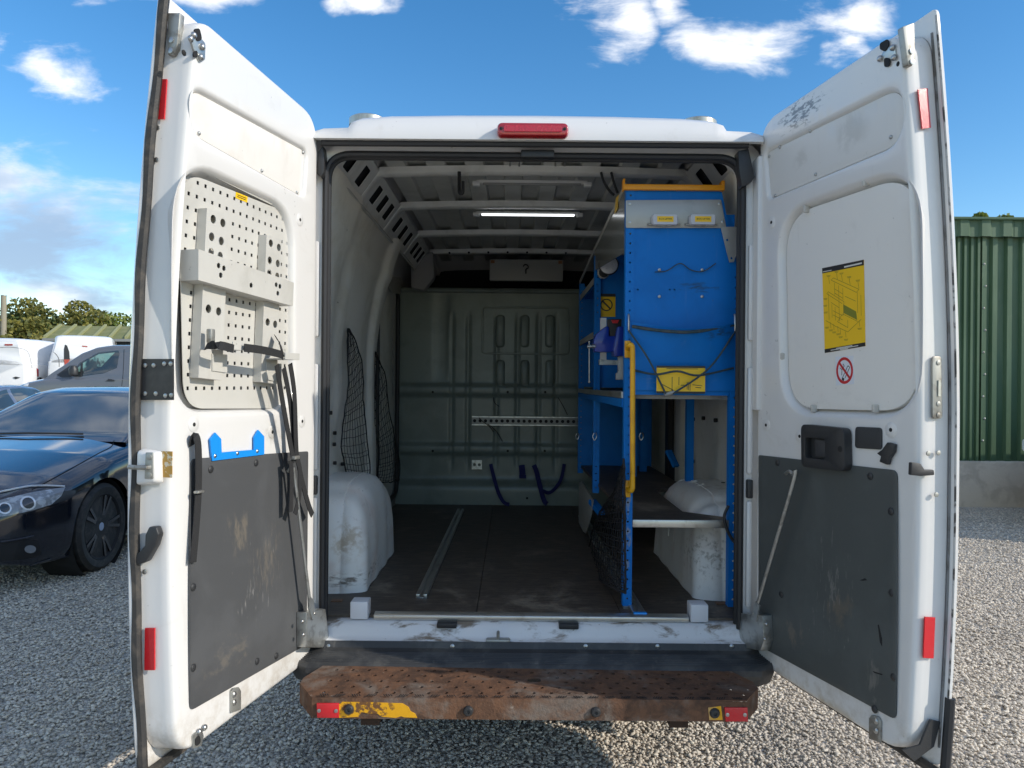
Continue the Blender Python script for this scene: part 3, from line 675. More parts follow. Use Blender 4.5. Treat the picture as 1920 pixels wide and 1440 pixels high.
# LED strip, dead strip, hook
for pa, pb, Yl, m in (((903, 401), (1077, 405), 4.09, M_led), ((905, 345), (1090, 345), 3.46, mat('dull_tube', (.30, .30, .29), .3))):
    p0, p1 = P(*pa, Yl), P(*pb, Yl); zz = min(p0.z, rz(0)-.05)
    b = B(); b.box(p0.x-.03, p1.x+.03, Yl-.006, Yl+.02, zz+.004, zz+.02); h = b.obj('strip_light', M_whitepl, van, bevel=.003)
    B().box(p0.x, p1.x, Yl-.009, Yl+.006, zz-.004, zz+.006).obj('light_tube', m, h, bevel=.003)
    for xx in (p0.x-.03, p1.x+.03): B().box(xx-.018, xx+.018, Yl-.012, Yl+.018, zz-.009, zz+.013).obj('end_cap', M_whitepl, h, bevel=.004)
hk = [P(861, 322, 3.30), P(861, 355, 3.30), P(862, 362, 3.29), P(866, 363, 3.28), P(868, 358, 3.275), P(868, 340, 3.275)]
B().tube(catmull(hk, 4), .008, 8).obj('roof_hook', M_blkplast, van)
for px in (965, 1050):
    p = P(px, 306, 2.86); B().tube([p+Vector((-.018, 0, -.012)), p+Vector((-.018, 0, .008)), p+Vector((.018, 0, .008)), p+Vector((.018, 0, -.012))], .004, 6).obj('wire_clip', M_screw, van)

# ---- bulkhead
def bk(px, py, Y=BY): q = P(px, py, Y); return q.x, q.z
zt_ = bk(900, 545)[1]
def bulk(x, z):
    o = 0.
    o -= .022*bumpf(z, bk(0, 741)[1]+.03, bk(0, 722)[1]+.03, .006)+.022*bumpf(z, bk(0, 851)[1]+.03, bk(0, 833)[1]+.03, .006)
    o -= .05*bumpf(z, .4, bk(0, 902)[1]+.02, .012)
    for c in (-.40, -.28, -.07, .085, .24, .37): o += .012*bumpf(x, c-.055, c-.035, .004)*(z < 1.98)*bumpf(z, .85, 1.95, .02)
    o += .010*bumpf(x, -.57, -.47, .01)*bumpf(z, 1.5, 2.1, .03)
    return o
b = B(); nx, nz = 170, 170; X = np.linspace(XC-.95, XC+.95, nx); Z = np.linspace(FZ-.02, zt_, nz)
b.add([(x, BY+bulk(x, z), z) for z in Z for x in X], [(j*nx+i, j*nx+i+1, (j+1)*nx+i+1, (j+1)*nx+i) for j in range(nz-1) for i in range(nx-1)])
bulkhead = b.obj('bulkhead', M_bulk, van, sharp=60)
b = B(); b.tube([(XC-.93, BY-.01, zt_), (XC+.93, BY-.01, zt_)], .018, 8); b.obj('bulkhead_top_rail', M_bulk, bulkhead)
def frame_loop(px0, px1, py0, py1, r_): x0, z1 = bk(px0, py0); x1, z0 = bk(px1, py1); return rpoly(rect(x0, x1, z0, z1), r_, 5, .05)
lp = frame_loop(905, 1066, 576, 664, .03); B().tube([(x, BY-.004, z) for x, z in lp], .007, 6, closed=True).obj('pressed_panel', M_bulk, bulkhead)
for px in (938, 984, 1031):
    for y0_, y1_ in ((592, 650), (676, 722)):
        lp = frame_loop(px-7, px+7, y0_, y1_, .025); L = [[(x, BY+bulk(x, z)-.002, z) for x, z in offs(lp, .006)], [(x, BY-.012, z) for x, z in lp], [(x, BY-.016, z) for x, z in offs(lp, -.008)]]
        b = B(); b.loops(L, cap1=True); b.obj('pressed_slot', M_bulk, bulkhead, sharp=60)
for px, py in ((952,735),(1022,735),(952,845),(1021,845),(812,735),(812,845),(988,932)):
    x, z = bk(px, py); yy = BY+bulk(x, z); B().cyl((x, yy+.004, z), (x, yy-.004, z), .009, n=10).obj('plug_hole', M_dark, bulkhead)
x0, z0 = bk(885, 796); x1, z1 = bk(1112, 783); hs_ = [circ(x0+.02+k*.0405, (z0+z1)/2, .0125, 10) for k in range(int((x1-x0-.03)/.0405))]
b = B(); b.plate(rect(x0, x1, z0, z1), hs_, lambda a, c, t: (a, BY-.022-t, c), 0, .003); tr = b.obj('tie_rail', mat('dull_rail', (.22, .22, .21), .45, .6), bulkhead)
B().box(x0, x1, BY-.014, BY-.012, z0, z1).obj('rail_channel', M_dark, tr)
for z in (z0, z1): B().box(x0, x1, BY-.03, BY-.002, z-.004, z+.004).obj('rail_lip', M_steel, tr)
x0, z0 = bk(885, 879); x1, z1 = bk(904, 862); xm = (x0+x1)/2
b = B(); b.plate(rect(x0, x1, z0, z1), [circ(xm-.018, (z0+z1)/2, .012), circ(xm+.018, (z0+z1)/2, .012)], lambda a, c, t: (a, BY-.03-t, c), 0, .004); b.obj('anchor_plate', M_steel, bulkhead)
# space over the cab with its cover plate
B().box(XC-.95, XC+.95, 6.05, 6.1, 1.9, 2.47).obj('cab_liner', M_dark, van); B().box(XC-.95, XC+.95, BY+.02, 6.05, zt_-.03, zt_-.02).obj('overhead_shelf', M_dark, van)
x0, z0 = bk(918, 526, 5.36); x1, z1 = bk(1056, 487, 5.36)
b = B(); b.box(x0, x1, 5.36, 5.40, z0, z1); pl = b.obj('overhead_cover', mat('cover_grey', (.33, .33, .31), .5), van, bevel=.006)
xm = x0+(x1-x0)*.49; zm = z0+(z1-z0)*.55
B().tube(catmull([(xm-.018, 5.356, zm+.018), (xm-.006, 5.352, zm+.032), (xm+.014, 5.352, zm+.026), (xm+.018, 5.352, zm+.008), (xm+.002, 5.352, zm-.004), (xm+.002, 5.352, zm-.035)], 5), .005, 6).obj('cover_hook', M_black, pl)
for f in (.04, .96): B().box(x0+(x1-x0)*f-.014, x0+(x1-x0)*f+.014, 5.355, 5.36, z1-.03, z1-.008).obj('amber_pad', mat('amber', (.25, .10, .03), .5), pl)
q = [P(x, y, 5.30) for x, y in ((770,485),(812,470),(815,520),(795,545),(770,540))]
b = B(); b.loops([q, [p+Vector((0, .10, 0)) for p in q]], cap0=True, cap1=True); b.obj('corner_gusset', mat('soft_grey_trim', (.3, .3, .31), .7), van, bevel=.02)

# ================================================================== REAR DOORS
class Door:
    def __init__(s, H, O, sg, zb, zt):
        s.H = Vector((H[0], H[1], 0)); d_ = Vector((O[0]-H[0], O[1]-H[1], 0)); s.W0 = d_.length; s.U = d_.normalized()
        s.sg = sg; s.N = (Vector((-s.U.y, s.U.x, 0)) if sg > 0 else Vector((s.U.y, -s.U.x, 0)))
        s.mx = Matrix(((s.U.x, -s.U.y, 0, s.H.x), (s.U.y, s.U.x, 0, s.H.y), (0, 0, 1, 0), (0, 0, 0, 1)))
    def lean(s, u, z):
        k = .072*max(0, (z-1.35)/1.07)**1.7+.03*max(0, (1.15-z)/.72)**2
        return k*max(0, min(1.15, u/s.W0))
    def uz(s, px, py, w_=0.):
        d_ = ray(px, py); C = Vector((0, 0, CAMZ)); wt = w_
        for _ in range(6):
            t = (wt-(C-s.H).dot(s.N))/d_.dot(s.N); q = C+d_*t; u = (q-s.H).dot(s.U); wt = w_+s.lean(u, q.z)
        return u, q.z
    def loc(s, u, z, w_): return (u, s.sg*(w_+s.lean(u, z)), z)
    def edge(s, px, py, u):
        """point on the door's free end (plane u = const) -> (w, z)"""
        d_ = ray(px, py); C = Vector((0, 0, CAMZ)); t = (u-(C-s.H).dot(s.U))/d_.dot(s.U); q = C+d_*t
        return (q-s.H).dot(s.N)-s.lean(u, q.z), q.z
    def pl(s, loop, w_=0.): return [s.uz(x, y, w_) for x, y in loop]
    def fn(s, w0=0.): return lambda a, c, t: s.loc(a, c, w0+t)
    def build(s, m, up, main, mainr, upr, backs):
        W = s.W0
        out = rpoly([(.005, .445), (W, .445), (W, 2.415), (.005, 2.41)], [.09, .085, .06, .10], 9, .05)
        h1 = offs(rpoly(s.pl(up), upr, 9, .04), .012); h2 = offs(rpoly(s.pl(main), mainr, 10, .04), .026)
        b = B(); vs, tr = cut(out, [h1, h2], .045); b.add([s.loc(a, c, 0) for a, c in vs], tr)
        prof = [(0, 0), (.006, -.0015), (.011, -.006), (.014, -.013), (.017, -.03), (.019, -.075), (.024, -.088)]
        L = [[s.loc(a, c, w_) for a, c in offs(out, d_)] for d_, w_ in prof]; b.loops(L)
        outs = rpoly([(-.03, .405), (W+.045, .405), (W+.045, 2.475), (-.03, 2.46)], [.06, .06, .012, .06], 9, .05); s.outs = outs
        vs, tr = cut(outs, [offs(out, .024)], .05); b.add([s.loc(a, c, -.090) for a, c in vs], tr)
        b.loops([[s.loc(a, c, w_) for a, c in offs(outs, d_)] for d_, w_ in ((0, -.090), (.004, -.092), (.005, -.099), (.0, -.106))])
        vs, tr = cut(outs, [], .06); b.add([s.loc(a, c, -.106) for a, c in vs], tr)
        for h, dep in ((h1, backs[0]), (h2, backs[1])):
            wd_ = .026 if dep < .03 else .040; pr = [(0, 0), (-wd_*.14, -.001), (-wd_*.32, -dep*.14), (-wd_*.46, -dep*.36), (-wd_*.60, -dep*.74), (-wd_*.74, -dep*.95), (-wd_, -dep)]
            b.loops([[s.loc(a, c, w_) for a, c in offs(h, d_)] for d_, w_ in pr])
            vs, tr = cut(offs(h, -wd_), [], .06); b.add([s.loc(a, c, -dep) for a, c in vs], tr)
        s.ob = b.obj('rear_door', m, None, sharp=42)
        s.ob.parent = van; s.ob.matrix_parent_inverse = Matrix.Translation(-WLOC[van.name]); s.ob.matrix_basis = s.mx
        s.out, s.h1, s.h2 = out, h1, h2
        if s.sg > 0:
            lp = [(W+.040-.004*math.sin(z*9)**2, z) for z in np.linspace(.40, 2.475, 60)]
            b = B(); b.tube([s.loc(a, c, -.090) for a, c in lp], .0135, 8); b.obj('door_seal', M_seal, s.ob)
        else:
            b = B(); b.tube([s.loc(W+.047, z, -.098) for z in np.linspace(.36, .60, 8)], .013, 8); b.obj('door_seal', M_black, s.ob)
        return s.ob
    def part(s, b, name, m, bevel=0, sharp=40, kind=None, parent=None): o = b.obj(name, m, parent or s.ob, bevel=bevel, sharp=sharp); tag(o, kind=kind); return o
    def sheet(s, name, loop, m, w0, w1, bevel=0, holes=(), grid=.06): b = B(); b.plate(loop, holes, s.fn(), w0, w1, grid=grid); return s.part(b, name, m, bevel)
    def stud(s, name, u, z, w0, r_, h, m, n=10):
        b = B(); o = Vector(s.loc(u, z, w0)); b.lathe(o, (0, s.sg, 0), [(r_, 0), (r_, h*.4), (r_*.7, h*.8), (r_*.3, h)], n); return s.part(b, name, m)
    def tubep(s, name, pts, r_, m, n=8, flat=None, k=6):
        """pts: (px, py, standoff)"""
        q = [s.loc(*s.uz(x, y, w_), w_) for x, y, w_ in pts]; b = B()
        b.tube(catmull(q, k) if len(q) > 2 else q, r_, n, flat=flat, up=(0, s.sg, 0) if flat else None); return s.part(b, name, m)
    def strip(s, name, e4, u, m, th=.003):
        """a flat strip on the free end of the door; e4: 4 pixel corners"""
        q = [s.edge(x, y, u) for x, y in e4]; b = B()
        P0 = [(u-.001, s.sg*(w_+s.lean(u, z)), z) for w_, z in q]; P1 = [(u+th, y, z) for _, y, z in P0]; b.loops([P0, P1], cap0=True, cap1=True); return s.part(b, name, m)

gLd = grime(.20, seedv=2.2, lowz=(.42, .62)); gRd = grime(.20, seedv=5.7, lowz=(.42, .60))
DL = Door((-.7265, 2.70), (-.914, 1.984), 1, .445, 2.41)
DR = Door((.912, 2.715), (1.118, 2.03), -1, .445, 2.41)
def lm(D, px, py, ru, rz_, c, s, lo, k, st): u, z = D.uz(px, py); y = D.loc(u, z, 0)[1]; return (u, y, z, ru, .3, rz_, c, s, lo, k, st)
mL = mat('door_paint_left', WH, .30, coat=.4, extra=scuffs(gLd, [lm(DL, 520, 810, .12, .06, (.30, .27, .22), 20, .50, .5, (1, 1, .6)), lm(DL, 450, 1230, .3, .05, (.42, .33, .2), 12, .46, .6, (1, 1, 1))]), bump=.03, bscale=12)
mR = mat('door_paint_right', WH, .30, coat=.4, extra=scuffs(gRd, [lm(DR, 1500, 212, .20, .07, (.12, .12, .12), 62, .545, .8, (.45, 1, 1.3)), lm(DR, 1550, 1330, .3, .05, (.42, .33, .2), 12, .48, .6, (1, 1, 1))]), bump=.03, bscale=12)
# ---------------- left door
DL.build(mL, [(358,160),(577,282),(571,370),(362,250)], [(338,302),(549,398),(549,764),(337,768)], [.15, .14, .12, .13], [.085, .03, .03, .07], (.022, .046))
def inset(h, d_): return offs(h, -d_)
c_plate = mat('cream_plate', (.78, .75, .70), .35, c2=(.70, .66, .60), nscale=3, extra=grime(.12, sc1=4, seedv=8.))
o = DL.sheet('pocket_plate', inset(DL.h1, .016), c_plate, -.021, -.012, .0015)
for px, py in ((422,181),(500,239),(567,286),(372,250),(490,320),(556,361)):
    u, z = DL.uz(px, py, -.012); DL.stud('screw', u, z, -.012, .006, .006, M_screw)
# lower black panel
lk = rpoly(DL.pl([(354,1333),(573,1208),(576,846),(356,860)]), [.02, .01, .01, .02], 4)
mk = kick([lm(DL, 445, 1000, .10, .10, MUD, 24, .51, .34, (1.6, 1, .6)), lm(DL, 500, 1050, .16, .20, MUD, 40, .57, .28, (2.6, 1, .5)), lm(DL, 430, 1230, .2, .12, MUD, 26, .57, .2, (1, 1, 1.4)), lm(DL, 480, 1090, .25, .4, (.35, .34, .32), 55, .70, .45, (1.5, 1, .25))], 'black_panel_left', (.075, .077, .08))
DL.sheet('kick_panel', lk, mk, .0005, .005, .001)
for px, py in ((395,880),(480,868),(362,1101),(362,1252),(482,1240),(518,1230)):
    u, z = DL.uz(px, py, .005); DL.stud('fastener', u, z, .005, .011, .005, M_blkplast, 14)
# blue hook plate
bl_ = DL.pl([(393,864),(389,824),(399,811),(410,823),(411,848),(472,843),(472,820),(480,806),(491,818),(491,852)])
o = DL.sheet('blue_hook_plate', bl_, M_brightblue, .004, .009)
for px, py in ((403,855),(445,850),(482,846)): u, z = DL.uz(px, py, .009); DL.stud('screw', u, z, .009, .006, .004, M_screw)
# corner lock hardware at the top
def hardware(D, pts_hole, pts_plate, studs, fold):
    D.sheet('latch_plate', rpoly(D.pl(pts_plate), .008, 3), M_steel, -.002, .004, .0008)
    for l in pts_hole: D.sheet('latch_opening', rpoly(D.pl(l), .010, 4), M_dark, .003, .006)
    for px, py in studs: u, z = D.uz(px, py, .005); D.stud('bolt', u, z, .004, .009, .009, M_screw, 12)
hardware(DL, [[(359,55),(371,53),(376,75),(366,79)], [(359,98),(367,94),(368,109),(359,107)]], [(353,68),(366,62),(383,82),(382,112),(372,118),(362,95)], [(357,73),(379,88),(376,107),(363,66)], 0)
u, z = DL.uz(346, 99); DL.stud('plug_hole', u, z, -.003, .008, .005, M_dark)
for px, py in ((562,412),(363,796),(510,810),(566,790)):
    u, z = DL.uz(px, py); b = B(); b.lathe(DL.loc(u, z, -.001), (0, 1, 0), [(.022, 0), (.022, .0018), (.020, .003), (.001, .003)], 20); p_ = DL.part(b, 'pressed_boss', mL); DL.stud('plug_hole', u, z, .002, .006, .0015, M_dark)
# door stay rod and bracket
DL.tubep('stay_rod', [(540,884,.028),(545,878,.040),(550,882,.045),(553,900,.046),(580,1122,.05)], .006, M_steel, k=5)
q = DL.pl([(553,1147),(590,1140),(597,1195),(585,1212),(553,1212)]); DL.sheet('stay_bracket', q, M_steel, .006, .045, .002)
q = DL.pl([(576,1112),(585,1125),(592,1160),(584,1162),(577,1140)], .045); DL.sheet('stay_arm', q, M_steel, .045, .050)
for px, py in ((568,1190),(566,1165),(588,1150)): u, z = DL.uz(px, py, .045); DL.stud('bolt', u, z, .045, .007, .007, M_screw)
q = DL.pl([(430,1295),(434,1290),(444,1288),(448,1295),(448,1330),(430,1336)]); DL.sheet('stop_plate', q, M_dull, .001, .008, .001)
for py in (1302, 1317): u, z = DL.uz(439, py, .008); DL.stud('bolt', u, z, .008, .009, .006, M_screw, 12)
hardware(DL, [[(362,1385),(371,1377),(374,1392),(364,1400)]], [(358,1378),(376,1366),(380,1380),(376,1398),(360,1404)], [(373,1372),(383,1364)], 0)
# things on the free end of the left door
EU = DL.W0+.0235
DL.strip('reflector', [(296,149),(314,149),(309,224),(291,224)], EU, M_red)
DL.strip('reflector', [(273,1177),(291,1177),(291,1256),(272,1256)], EU, M_red)
DL.strip('cover_plate', [(248,673),(326,673),(326,750),(247,750)], EU+.004, mat('black_plate', (.03, .03, .032), .35, c2=(.05, .05, .05), nscale=9), .004)
for px, py in ((273,685),(289,685),(309,682),(321,682),(273,738),(293,738),(311,742),(322,741)):
    w_, z = DL.edge(px, py, EU+.008); b = B(); b.lathe((EU+.008, w_+DL.lean(EU, z), z), (1, 0, 0), [(.006, 0), (.006, .003), (.002, .004)], 10); DL.part(b, 'screw', M_screw)
q = [DL.edge(x, y, EU) for x, y in ((268,838),(306,845),(308,906),(266,912))]; b = B()
L0 = [(EU-.002, w_+DL.lean(EU, z), z) for w_, z in q]; cx = sum(p[1] for p in L0)/4; cz = sum(p[2] for p in L0)/4
b.loops([L0, [(EU+.03, cx+(p[1]-cx)*.85, cz+(p[2]-cz)*.85) for p in L0]], cap0=True, cap1=True); DL.part(b, 'lock_housing', mL, .008)
q = [DL.edge(x, y, EU+.03) for x, y in ((274,848),(288,848),(288,898),(272,898))]; b = B()
L0 = [(EU+.029, w_+DL.lean(EU, z), z) for w_, z in q]; b.loops([L0, [(EU+.033, p[1], p[2]) for p in L0]], cap0=True, cap1=True); DL.part(b, 'striker_plate', M_dull, .002)
w0_, z0_ = DL.edge(281, 876, EU+.033); w1_, _ = DL.edge(248, 876, EU+.033); b = B(); b.tube([(EU+.030, w0_, z0_), (EU+.045, w0_, z0_), (EU+.048, (w0_+w1_)/2, z0_), (EU+.045, w1_, z0_)], .006, 8); DL.part(b, 'striker_loop', M_dull)
for py in (857, 891): w_, z = DL.edge(280, py, EU+.033); b = B(); b.lathe((EU+.033, w_, z), (1, 0, 0), [(.008, 0), (.008, .003), (.003, .004)], 12); DL.part(b, 'bolt', M_dull)
q = [DL.edge(x, y, EU) for x, y in ((302,846),(326,843),(325,898),(303,896))]
w_, z = DL.edge(313, 870, EU); b = B(); b.box(EU-.001, EU+.0012, w_-.017, w_+.017, z-.036, z+.034); DL.part(b, 'torn_label', mat('torn_label', (.6, .55, .42), .6, c2=(.45, .26, .05), nscale=60, nlo=.45, nhi=.5))
q = [(303,985),(290,985),(283,1000),(282,1020),(264,1040),(262,1052),(270,1056),(285,1050),(302,1020),(308,1000)]
b = B(); l0 = [(EU, *((lambda e: (e[0]+DL.lean(EU, e[1]), e[1]))(DL.edge(x, y, EU)))) for x, y in q]; b.loops([l0, [(EU+.022, p[1], p[2]) for p in l0]], cap0=True, cap1=True); DL.part(b, 'black_door_catch', M_blkplast, .004)
for px, py in ((272,1072),(296,240),(294,300)):
    w_, z = DL.edge(px, py, EU); b = B(); b.lathe((EU, w_+DL.lean(EU, z), z), (1, 0, 0), [(.007, 0), (.007, .003), (.003, .004)], 10); DL.part(b, 'bolt', M_screw)
def toplatch(D, tip, e4, hw):
    q = [D.edge(x, y, D.W0+.03) for x, y in e4]; b = B()
    l0 = [(D.W0+.012, D.sg*(w_+D.lean(D.W0, z)), z) for w_, z in q]; b.loops([l0, [(D.W0+.032, p[1], p[2]) for p in l0]], cap0=True, cap1=True); D.part(b, 'top_striker', M_dull, .003)
    for x, y in hw:
        w_, z = D.edge(x, y, D.W0+.032); b = B(); b.lathe((D.W0+.032, D.sg*(w_+D.lean(D.W0, z)), z), (1, 0, 0), [(.008, 0), (.008, .003), (.003, .004)], 12); D.part(b, 'bolt', M_screw)
toplatch(DL, None, [(316,24),(340,24),(334,90),(326,104),(317,104)], [(323,75),(322,95)])
# ---------------- right door
DR.build(mR, [(1433,284),(1692,156),(1690,268),(1440,374)], [(1463,404),(1713,317),(1713,774),(1470,768)], [.15, .15, .15, .15], [.03, .10, .085, .03], (.022, .046))
o = DR.sheet('pocket_plate', inset(DR.h1, .016), mat('dirty_cream_plate', (.70, .68, .64), .4, extra=scuffs(grime(.15, seedv=3.), [lm(DR, 1590, 245, .10, .08, (.36, .35, .31), 11, .45, .35, (1, 1, .8)), lm(DR, 1495, 300, .06, .06, (.38, .36, .31), 13, .46, .3, (1, 1, .8))])), -.021, -.012, .0015)
for px, py in ((1443,293),(1463,276),(1520,246),(1612,190),(1454,367),(1530,327),(1671,257)): u, z = DR.uz(px, py, -.012); DR.stud('screw', u, z, -.012, .006, .006, M_screw)
wb_ = mat('white_board', (.82, .79, .735), .38, extra=grime(.2, tint=(.4, .36, .3), sc1=5, seedv=6.5))
DR.sheet('inner_board', inset(DR.h2, .030), wb_, -.045, -.020, .0015)
for px, py in ((1513,392),(1625,342),(1464,508),(1470,668),(1527,766),(1643,766)):
    u, z = DR.uz(px, py, -.015); b = B(); c = Vector(DR.loc(u, z, -.012)); b.box(c.x-.006, c.x+.006, c.y-.010, c.y+.010, c.z-.012, c.z+.012); DR.part(b, 'board_clip', mat('clear_clip', (.55, .53, .48), .25), .003)
WB = -.020
q = DR.pl([(1542,503),(1620,487),(1623,649),(1547,662)], WB); poster = DR.sheet('poster', q, M_yelst, WB, WB+.001)
def bil(q, a, c):
    p = (Vector(q[0])*(1-a)+Vector(q[1])*a)*(1-c)+(Vector(q[3])*(1-a)+Vector(q[2])*a)*c; return p.x, p.y
def psheet(D, name, quad, loop, m, w0, w1, parent): b = B(); b.plate([bil(quad, a, c) for a, c in loop], [], D.fn(), w0, w1); return D.part(b, name, m, parent=parent)
pb_ = DR.ob
psheet(DR, 'header_band', q, [(0,0),(1,0),(1,.062),(0,.062)], M_print, WB+.001, WB+.0014, pb_)
psheet(DR, 'footer_band', q, [(0,.955),(1,.955),(1,1),(0,1)], M_print, WB+.001, WB+.0014, pb_)
def lines(D, name, quad, segs, m, wd, w0, parent):
    b = B()
    for (a0, c0, a1, c1) in segs:
        p0, p1 = Vector(bil(quad, a0, c0)), Vector(bil(quad, a1, c1)); n_ = (p1-p0).orthogonal().normalized()*wd
        b.add([D.loc(x.x, x.y, w0) for x in (p0-n_, p1-n_, p1+n_, p0+n_)], [(0, 1, 2, 3)])
    return tag(D.part(b, name, m, parent=parent), kind='stuff')
seg = [(.28,.14,.88,.33),(.22,.16,.82,.36),(.28,.14,.22,.16),(.88,.33,.82,.36),(.14,.29,.52,.44),(.10,.31,.48,.46),(.14,.29,.10,.31),(.14,.31,.14,.62),(.52,.44,.50,.60),(.30,.20,.30,.34),(.40,.24,.40,.50),(.50,.28,.50,.42),(.84,.36,.84,.60),(.92,.40,.92,.64),
       (.30,.27,.50,.35),(.30,.32,.50,.40),(.20,.42,.40,.50),(.30,.48,.30,.64),(.22,.44,.22,.60),(.40,.50,.40,.66),(.24,.52,.48,.60),(.24,.57,.48,.65),(.35,.66,.60,.75),(.35,.66,.48,.58),(.60,.75,.60,.66),(.48,.58,.84,.70),(.05,.62,.30,.71),(.30,.71,.60,.80),(.60,.80,.92,.68),(.55,.38,.80,.46)]
for (a, c) in ((.16,.10),(.36,.07),(.48,.10),(.66,.16),(.86,.22),(.06,.36),(.05,.44),(.06,.52),(.08,.70),(.18,.74),(.26,.77),(.36,.80),(.42,.84),(.55,.88),(.88,.78)):
    seg += [(a-.05, c, a+.05, c+.004), (a-.04, c+.012, a+.04, c+.015)]
    if c < .3: seg.append((a, c+.02, a+.02, c+.10))
    elif c > .72: seg.append((a, c-.02, a-.01, c-.09))
lines(DR, 'diagram_lines', q, seg, M_print2, .0007, WB+.0016, pb_)
lines(DR, 'white_print', q, [(.02,.045,.24,.045),(.55,.035,.96,.030),(.55,.044,.96,.039),(.30,.968,.70,.968),(.16,.980,.84,.980),(.4,.992,.6,.992)], M_whiteprint, .0012, WB+.0018, pb_)
psheet(DR, 'diagram_block', q, [(.50,.47),(.80,.58),(.82,.68),(.50,.57)], mat('olive_print', (.22, .22, .02), .5), WB+.001, WB+.0013, pb_)
q = DR.pl([(1567,669),(1600,667),(1602,720),(1568,723)], WB); psheet(DR, 'no_smoking_sticker', q, [(0,0),(1,0),(1,1),(0,1)], M_signwhite, WB, WB+.001, pb_)
def ringl(r_): return [(.5+r_*math.cos(t), .5+r_*math.sin(t)) for t in np.linspace(0, 2*math.pi, 28)[:-1]]
b = B(); b.plate([bil(q, *p) for p in ringl(.47)], [[bil(q, *p) for p in ringl(.37)]], DR.fn(), WB+.001, WB+.0016); DR.part(b, 'prohibition_ring', M_signred)
psheet(DR, 'prohibition_bar', q, [(.19,.25),(.25,.19),(.81,.75),(.75,.81)], M_signred, WB+.001, WB+.0020, pb_)
psheet(DR, 'cigarette', q, [(.36,.72),(.48,.78),(.44,.87),(.34,.82)], M_print, WB+.001, WB+.0015, pb_)
lines(DR, 'cigarette_outline', q, [(.40,.72,.70,.34),(.52,.76,.80,.40),(.70,.34,.80,.40),(.34,.66,.36,.46),(.36,.46,.26,.40),(.36,.46,.50,.34),(.50,.34,.42,.26)], M_print, .0012, WB+.0014, pb_)
# latch handle, blank, buckle
q = rpoly(DR.pl([(1507,795),(1588,803),(1590,884),(1508,875)], .02), .022, 6)
hq = rpoly(DR.pl([(1515,820),(1552,822),(1553,862),(1515,858)], .02), .010, 4)
b = B(); b.plate(q, [hq], DR.fn(), .003, .032); h_ = DR.part(b, 'latch_handle', M_blkplast, .004)
DR.sheet('handle_recess', hq, M_blkplast, .004, .008)
q2 = DR.pl([(1528,824),(1551,826),(1552,858),(1530,855)], .022); DR.sheet('handle_lever', rpoly(q2, .006, 3), mat('lever_plastic', (.045, .046, .05), .4), .010, .024, .003)
u, z = DR.uz(1575, 842, .032); DR.stud('key_hole', u, z, .031, .010, .0025, M_dark, 14)
q = rpoly(DR.pl([(1606,800),(1655,802),(1655,843),(1605,840)]), .012, 5); DR.sheet('blank_cover', q, mat('blank_black', (.04, .041, .043), .55, bump=.3, bscale=500), .0, .005, .0015)
q = DR.pl([(1665,829),(1678,833),(1676,848),(1668,860),(1665,872),(1650,866),(1653,856),(1645,850),(1655,843)], .012); DR.sheet('strap_buckle', q, M_blkplast, .002, .016, .003)
# lower black panel, rod, bracket
lk = rpoly(DR.pl([(1424,1210),(1682,1350),(1684,882),(1424,853)]), [.01, .02, .02, .01], 4)
mk = kick([lm(DR, 1575, 1135, .10, .09, (.20, .15, .10), 18, .50, .4, (1.2, 1, .7)), lm(DR, 1490, 1185, .12, .08, (.24, .19, .14), 26, .53, .4, (1.2, 1, .7)), lm(DR, 1640, 1280, .06, .12, (.25, .23, .2), 30, .56, .45, (1.4, 1, .5)), lm(DR, 1560, 1100, .35, .5, (.24, .23, .21), 50, .69, .45, (1.5, 1, .3))], 'black_panel_right', (.072, .080, .078))
DR.sheet('kick_panel', lk, mk, .0005, .005, .001)
for px, py in ((1458,868),(1632,893),(1671,959),(1672,1112),(1676,1270),(1465,1115),(1640,1330)): u, z = DR.uz(px, py, .005); DR.stud('fastener', u, z, .005, .011, .005, M_blkplast, 14)
for l in (((1646,1172),(1648,1171),(1654,1198),(1654,1212),(1650,1204)), ((1636,1258),(1655,1264),(1654,1266),(1640,1262)), ((1612,1088),(1622,1084),(1626,1088),(1618,1089))):
    DR.sheet('gouge', DR.pl(l, .005), M_dark, .004, .0056)
DR.tubep('stay_rod', [(1473,888,.030),(1480,884,.042),(1486,890,.046),(1487,905,.046),(1421,1130,.05)], .006, M_steel, k=5)
q = DR.pl([(1409,1148),(1450,1153),(1452,1200),(1446,1218),(1418,1212),(1405,1195)]); DR.sheet('stay_bracket', q, M_steel, .006, .045, .002)
q = DR.pl([(1418,1128),(1426,1135),(1420,1165),(1410,1160)], .045); DR.sheet('stay_arm', q, M_steel, .045, .050)
for px, py in ((1434,1198),(1437,1170),(1414,1150)): u, z = DR.uz(px, py, .045); DR.stud('bolt', u, z, .045, .007, .007, M_screw)
q = DR.pl([(1633,1346),(1638,1340),(1650,1343),(1655,1352),(1654,1392),(1633,1384)]); DR.sheet('stop_plate', q, M_dull, .001, .008, .001)
for py in (1352, 1370): u, z = DR.uz(1643, py, .008); DR.stud('bolt', u, z, .008, .009, .006, M_screw, 12)
for px, py in ((1447,417),(1437,797),(1671,806),(1500,818)):
    u, z = DR.uz(px, py); b = B(); b.lathe(DR.loc(u, z, -.001), (0, -1, 0), [(.022, 0), (.022, .0018), (.020, .003), (.001, .003)], 20); DR.part(b, 'pressed_boss', mR); DR.stud('plug_hole', u, z, .002, .006, .0015, M_dark)
hardware(DR, [[(1652,82),(1668,73),(1670,84),(1663,98),(1653,93)], [(1660,108),(1671,110),(1672,124),(1661,127)]], [(1650,112),(1662,90),(1680,86),(1682,106),(1665,116)], [(1650,110),(1674,89),(1677,108)], 0)
